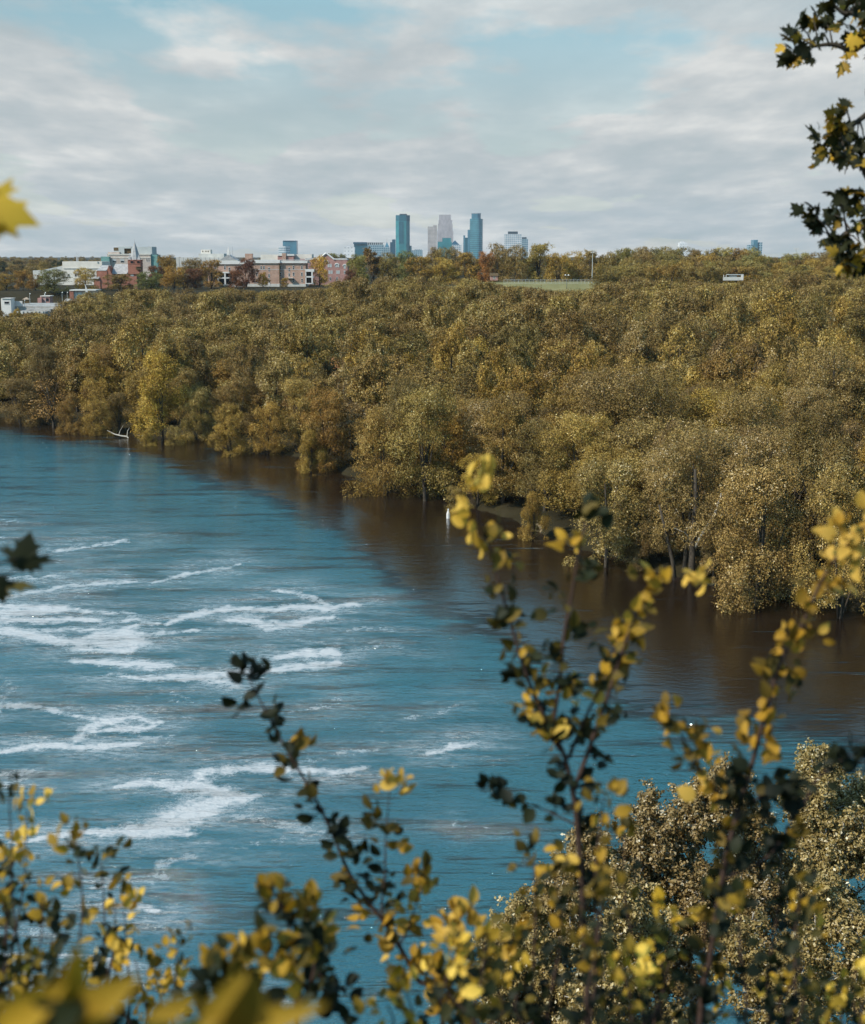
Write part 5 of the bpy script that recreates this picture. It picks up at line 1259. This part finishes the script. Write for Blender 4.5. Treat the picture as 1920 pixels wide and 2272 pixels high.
thick('bluff_shrub', 'low mixed shrub at the bottom between the leaning stem and three-forked one', [(1010, 2120), (960, 2160), (1080, 2070), (1120, 2130), (1160, 2180), (1040, 2200), (900, 2200), (1100, 2190), (1180, 2110), (860, 2230)], 15, 50, tone=(.12, .6), gap=.042)
thick('bluff_shrub', 'open reddish-stemmed shrub with yellow clusters at the picture edge by the water', [(20, 1770), (60, 1800), (165, 1850), (225, 1910), (95, 1990), (255, 2000), (20, 1900), (120, 2060), (200, 2150)], 16, 50, d=(2.6, 3.2), tone=(.05, .7), gap=.052)
thick('bluff_shrub', 'low shrub with pale yellow leaf bunches over the lower foam', [(275, 2020), (395, 2085), (300, 2130), (345, 2180), (250, 2110), (330, 2235), (200, 2220), (390, 2190)], 17, 40, d=(2.8, 3.3), tone=(.2, .8), gap=.055)
thick('bluff_shrub', 'dark low shrub in the bottom corner by the big blurred leaves', [(15, 2010), (60, 2160), (30, 2200), (110, 2210), (140, 2140), (180, 2240)], 18, 30, d=(2.3, 2.8), tone=(.1, .45), gap=.042)

# big soft leaves just under the lens
foot = Vector((-.2, .82, gz(-.2, .82)))
e = empty('close_shrub', foot, 'big soft yellow-green leaves very close at the bottom edge', 'shrub', 'shrubs at the lip of the bluff')
LL = Leaves(OV, 4); rng = random.Random(8); zl = Z4
def blade(a, b, d, wid, tone):
    A = at(a[0] / 2.52, 1720 + a[1] / 2.52, d); B = at(b[0] / 2.52, 1720 + b[1] / 2.52, d * rng.uniform(.94, 1.06))
    LL.add(A, B - A, Vector((rng.uniform(-.4, .4), -.8, .5)), (B - A).length, tone, wid)
    return A
roots = []
for a, b, wd, tn in [((320, 1450), (435, 1050), .55, .80), ((-20, 1480), (262, 1215), .5, .78), ((360, 1480), (640, 1165), .5, .72), ((480, 1500), (600, 1260), .6, .82), ((800, 1420), (1100, 1225), .62, .76), ((1120, 1560), (1330, 1130), .6, .74), ((1320, 1480), (1420, 1200), .7, .62), ((1350, 1440), (1720, 1295), .36, .72), ((160, 1500), (330, 1320), .7, .35), ((560, 1480), (700, 1330), .6, .3), ((960, 1500), (1180, 1360), .6, .75)]:
    roots.append(blade(a, b, .9, wd * .9, tn - .06))
LL.build('foliage', M_fore, e, foot)
for k in (0, 4, 7):
    mb = MB(); mb.tube([(0, 0, -.02), (roots[k] - foot) * .5 + Vector((0, .02, .05)), roots[k] - foot], [.005, .004, .002], 6); mb.build('stem', M_twig, e, True)
mb = MB()
for q in roots: mb.tube([q - foot, (q - foot) * .9 + Vector((0, 0, -.03)), (q - foot) * .7], [.001, .0015, .002], 5)
mb.build('leaf_stalks', M_twig, e, True)

# maple whose outer boughs enter from the right
TR = Vector((4.3, 7.6, gz(4.3, 7.6)))
e = empty('maple_tree', TR, 'maple with dark lobed leaves reaching in at the upper picture edge', 'tree')
ML = Leaves(MP, 3); rng = random.Random(31)
mb = MB(); mb.tube([(0, 0, -.5), (.1, 0, 4), (0, .1, 8), (.1, 0, 14)], [.26, .22, .18, .10], 10); mb.build('trunk', M_bark, e, True)
def limb(root_z, pts, d, blobs, r=.022):
    P_ = [TR + Vector((0, 0, root_z))] + [at(u, v, d) for u, v in pts]
    sp_ = spline(P_, 8); n = len(sp_); mb = MB(); mb.tube([p - TR for p in sp_], [r * (1 - .8 * i / n) + .003 for i in range(n)], 7); 
    o = mb.build('limb', M_bark, e, True)
    tw = MB()
    for u, v, rad, cnt, gold in blobs:
        c = at(u, v, d + rng.uniform(-.25, .25)); j = min(range(n // 2, n), key=lambda k: (sp_[k] - c).length)
        tw.tube([sp_[j] - TR, (sp_[j].lerp(c, .5) + Vector((0, 0, .02))) - TR, c - TR], [.006, .004, .002], 5)
        for k in range(cnt):
            p = c + Vector((rng.gauss(0, 1), rng.gauss(0, 1), rng.gauss(0, 1))) * (rad * d / F * .55)
            dd = (p - sp_[j]).normalized() * .6 + Vector((rng.gauss(-.3, .6), rng.gauss(0, .5), rng.gauss(-.3, .6)))
            nn = Vector((rng.gauss(0, .7), rng.gauss(0, .8), rng.gauss(.6, .6)))
            ML.add(p, dd, nn, rng.uniform(.042, .078), min(1, max(0, (.80 if rng.random() < gold + .12 else .25) + rng.gauss(0, .12))), rng.uniform(.7, 1.0))
    tw.build('twigs', M_bark, o, True)
limb(8.6, [(1990, 20), (1950, 60), (1900, 108), (1848, 98), (1805, 102)], 7.0, [(1790, 100, 26, 8, .1), (1778, 62, 24, 8, .1), (1760, 88, 18, 6, .1), (1756, 122, 12, 4, 0), (1785, 125, 20, 7, .3), (1805, 42, 20, 6, .2), (1835, 52, 22, 8, .15), (1812, 80, 18, 5, .1), (1893, 80, 20, 7, .2), (1905, 112, 24, 8, .3), (1925, 95, 24, 8, .1)])
limb(8.9, [(1990, -10), (1930, 10), (1880, 30), (1850, 10)], 7.1, [(1850, 8, 26, 8, .25), (1872, 28, 28, 9, .5), (1888, 5, 26, 8, .2), (1905, 40, 24, 8, .2), (1920, 10, 26, 8, .1), (1845, -15, 25, 6, .1), (1925, 62, 22, 7, .1)])
limb(7.6, [(2000, 215), (1950, 235), (1895, 275), (1860, 300)], 6.8, [(1872, 238, 14, 5, .2), (1852, 262, 20, 8, .6), (1862, 285, 22, 9, .4), (1835, 292, 20, 8, .25), (1828, 318, 20, 8, .05), (1845, 335, 20, 8, .1), (1868, 318, 20, 8, .4), (1878, 345, 20, 8, .1), (1902, 305, 22, 8, .3), (1900, 345, 20, 7, .2), (1920, 325, 20, 7, .2)])
limb(6.9, [(1990, 380), (1950, 440), (1918, 500), (1880, 515), (1850, 540)], 6.6, [(1862, 432, 18, 7, .05), (1878, 450, 20, 8, .05), (1902, 425, 16, 6, .1), (1905, 455, 20, 7, .1), (1808, 478, 16, 7, .05), (1825, 492, 18, 7, .05), (1850, 475, 18, 7, .05), (1820, 512, 12, 4, 0), (1842, 532, 20, 8, .05), (1862, 550, 20, 8, .1), (1888, 530, 14, 5, .0), (1915, 505, 20, 7, .1), (1885, 568, 20, 9, .75), (1910, 562, 20, 8, .6), (1882, 592, 18, 8, .3), (1915, 545, 20, 7, .3), (1910, 590, 14, 4, .3)])
ML.build('foliage', M_maple, e, TR)

# maple sapling whose leaves poke in from the left
SP = Vector((-.98, 2.3, gz(-.98, 2.3)))
e = empty('maple_sapling', SP, 'maple sapling poking single lobed leaves in at the picture edge', 'sapling')
mb = MB(); mb.tube([(0, 0, -.1), (.02, 0, 1.4), (-.02, .02, 2.6), (.0, 0, 3.6)], [.012, .010, .008, .004], 7); mb.build('stem', M_twig, e, True)
SL = Leaves(MP, 3)
def sl(base, tip, d, nrm, wid, tone):
    A = at(*base, d); B = at(*tip, d); SL.add(A, B - A, Vector(nrm), (B - A).length / 1.12, tone, wid); return A
s1 = sl((-60, 440), (88, 492), 1.9, (.1, -.9, .4), .75, .98)
s1b = sl((-50, 455), (46, 522), 1.95, (.0, -.9, .6), .6, .85)
s1c = sl((-30, 430), (-10, 545), 1.9, (.3, -.9, .3), .8, .95)
s2 = sl((50, 1262), (64, 1180), 2.5, (0, -1, .15), 1.05, .1)
s3 = sl((-20, 1300), (80, 1292), 2.4, (.1, -.4, .9), .5, .55)
s4 = sl((40, 1238), (50, 1272), 2.45, (.1, -.8, .5), .9, .05)
s5 = sl((-10, 1280), (8, 1345), 2.35, (.1, -.9, .3), .8, .1)
SL.build('foliage', M_maple, e, SP)
mb = MB()
for q in (s1, s1b, s1c, s2, s3, s4, s5): z_ = q.z - SP.z - .05; mb.tube([(0, 0, z_), ((q - SP).x * .6, (q - SP).y * .6, z_ + .03), q - SP], [.003, .0022, .0014], 5)
mb.build('leaf_stalks', M_twig, e, True)

# ------------------------------------------------------------------ the air between here and the city
hz = MB(); hz.box(-9500, 9500, -80, 9500, -4, 330)
hm = bpy.data.materials.new('haze'); hm.use_nodes = True; hn = hm.node_tree.nodes; hn.remove(hn['Principled BSDF'])
pv = hn.new('ShaderNodeVolumePrincipled'); pv.inputs['Color'].default_value = (.80, .88, .95, 1); pv.inputs['Density'].default_value = 3.2e-5; pv.inputs['Anisotropy'].default_value = .2
hm.node_tree.links.new(pv.outputs[0], hn['Material Output'].inputs['Volume'])
tag(hz.build('haze', hm), kind='stuff')
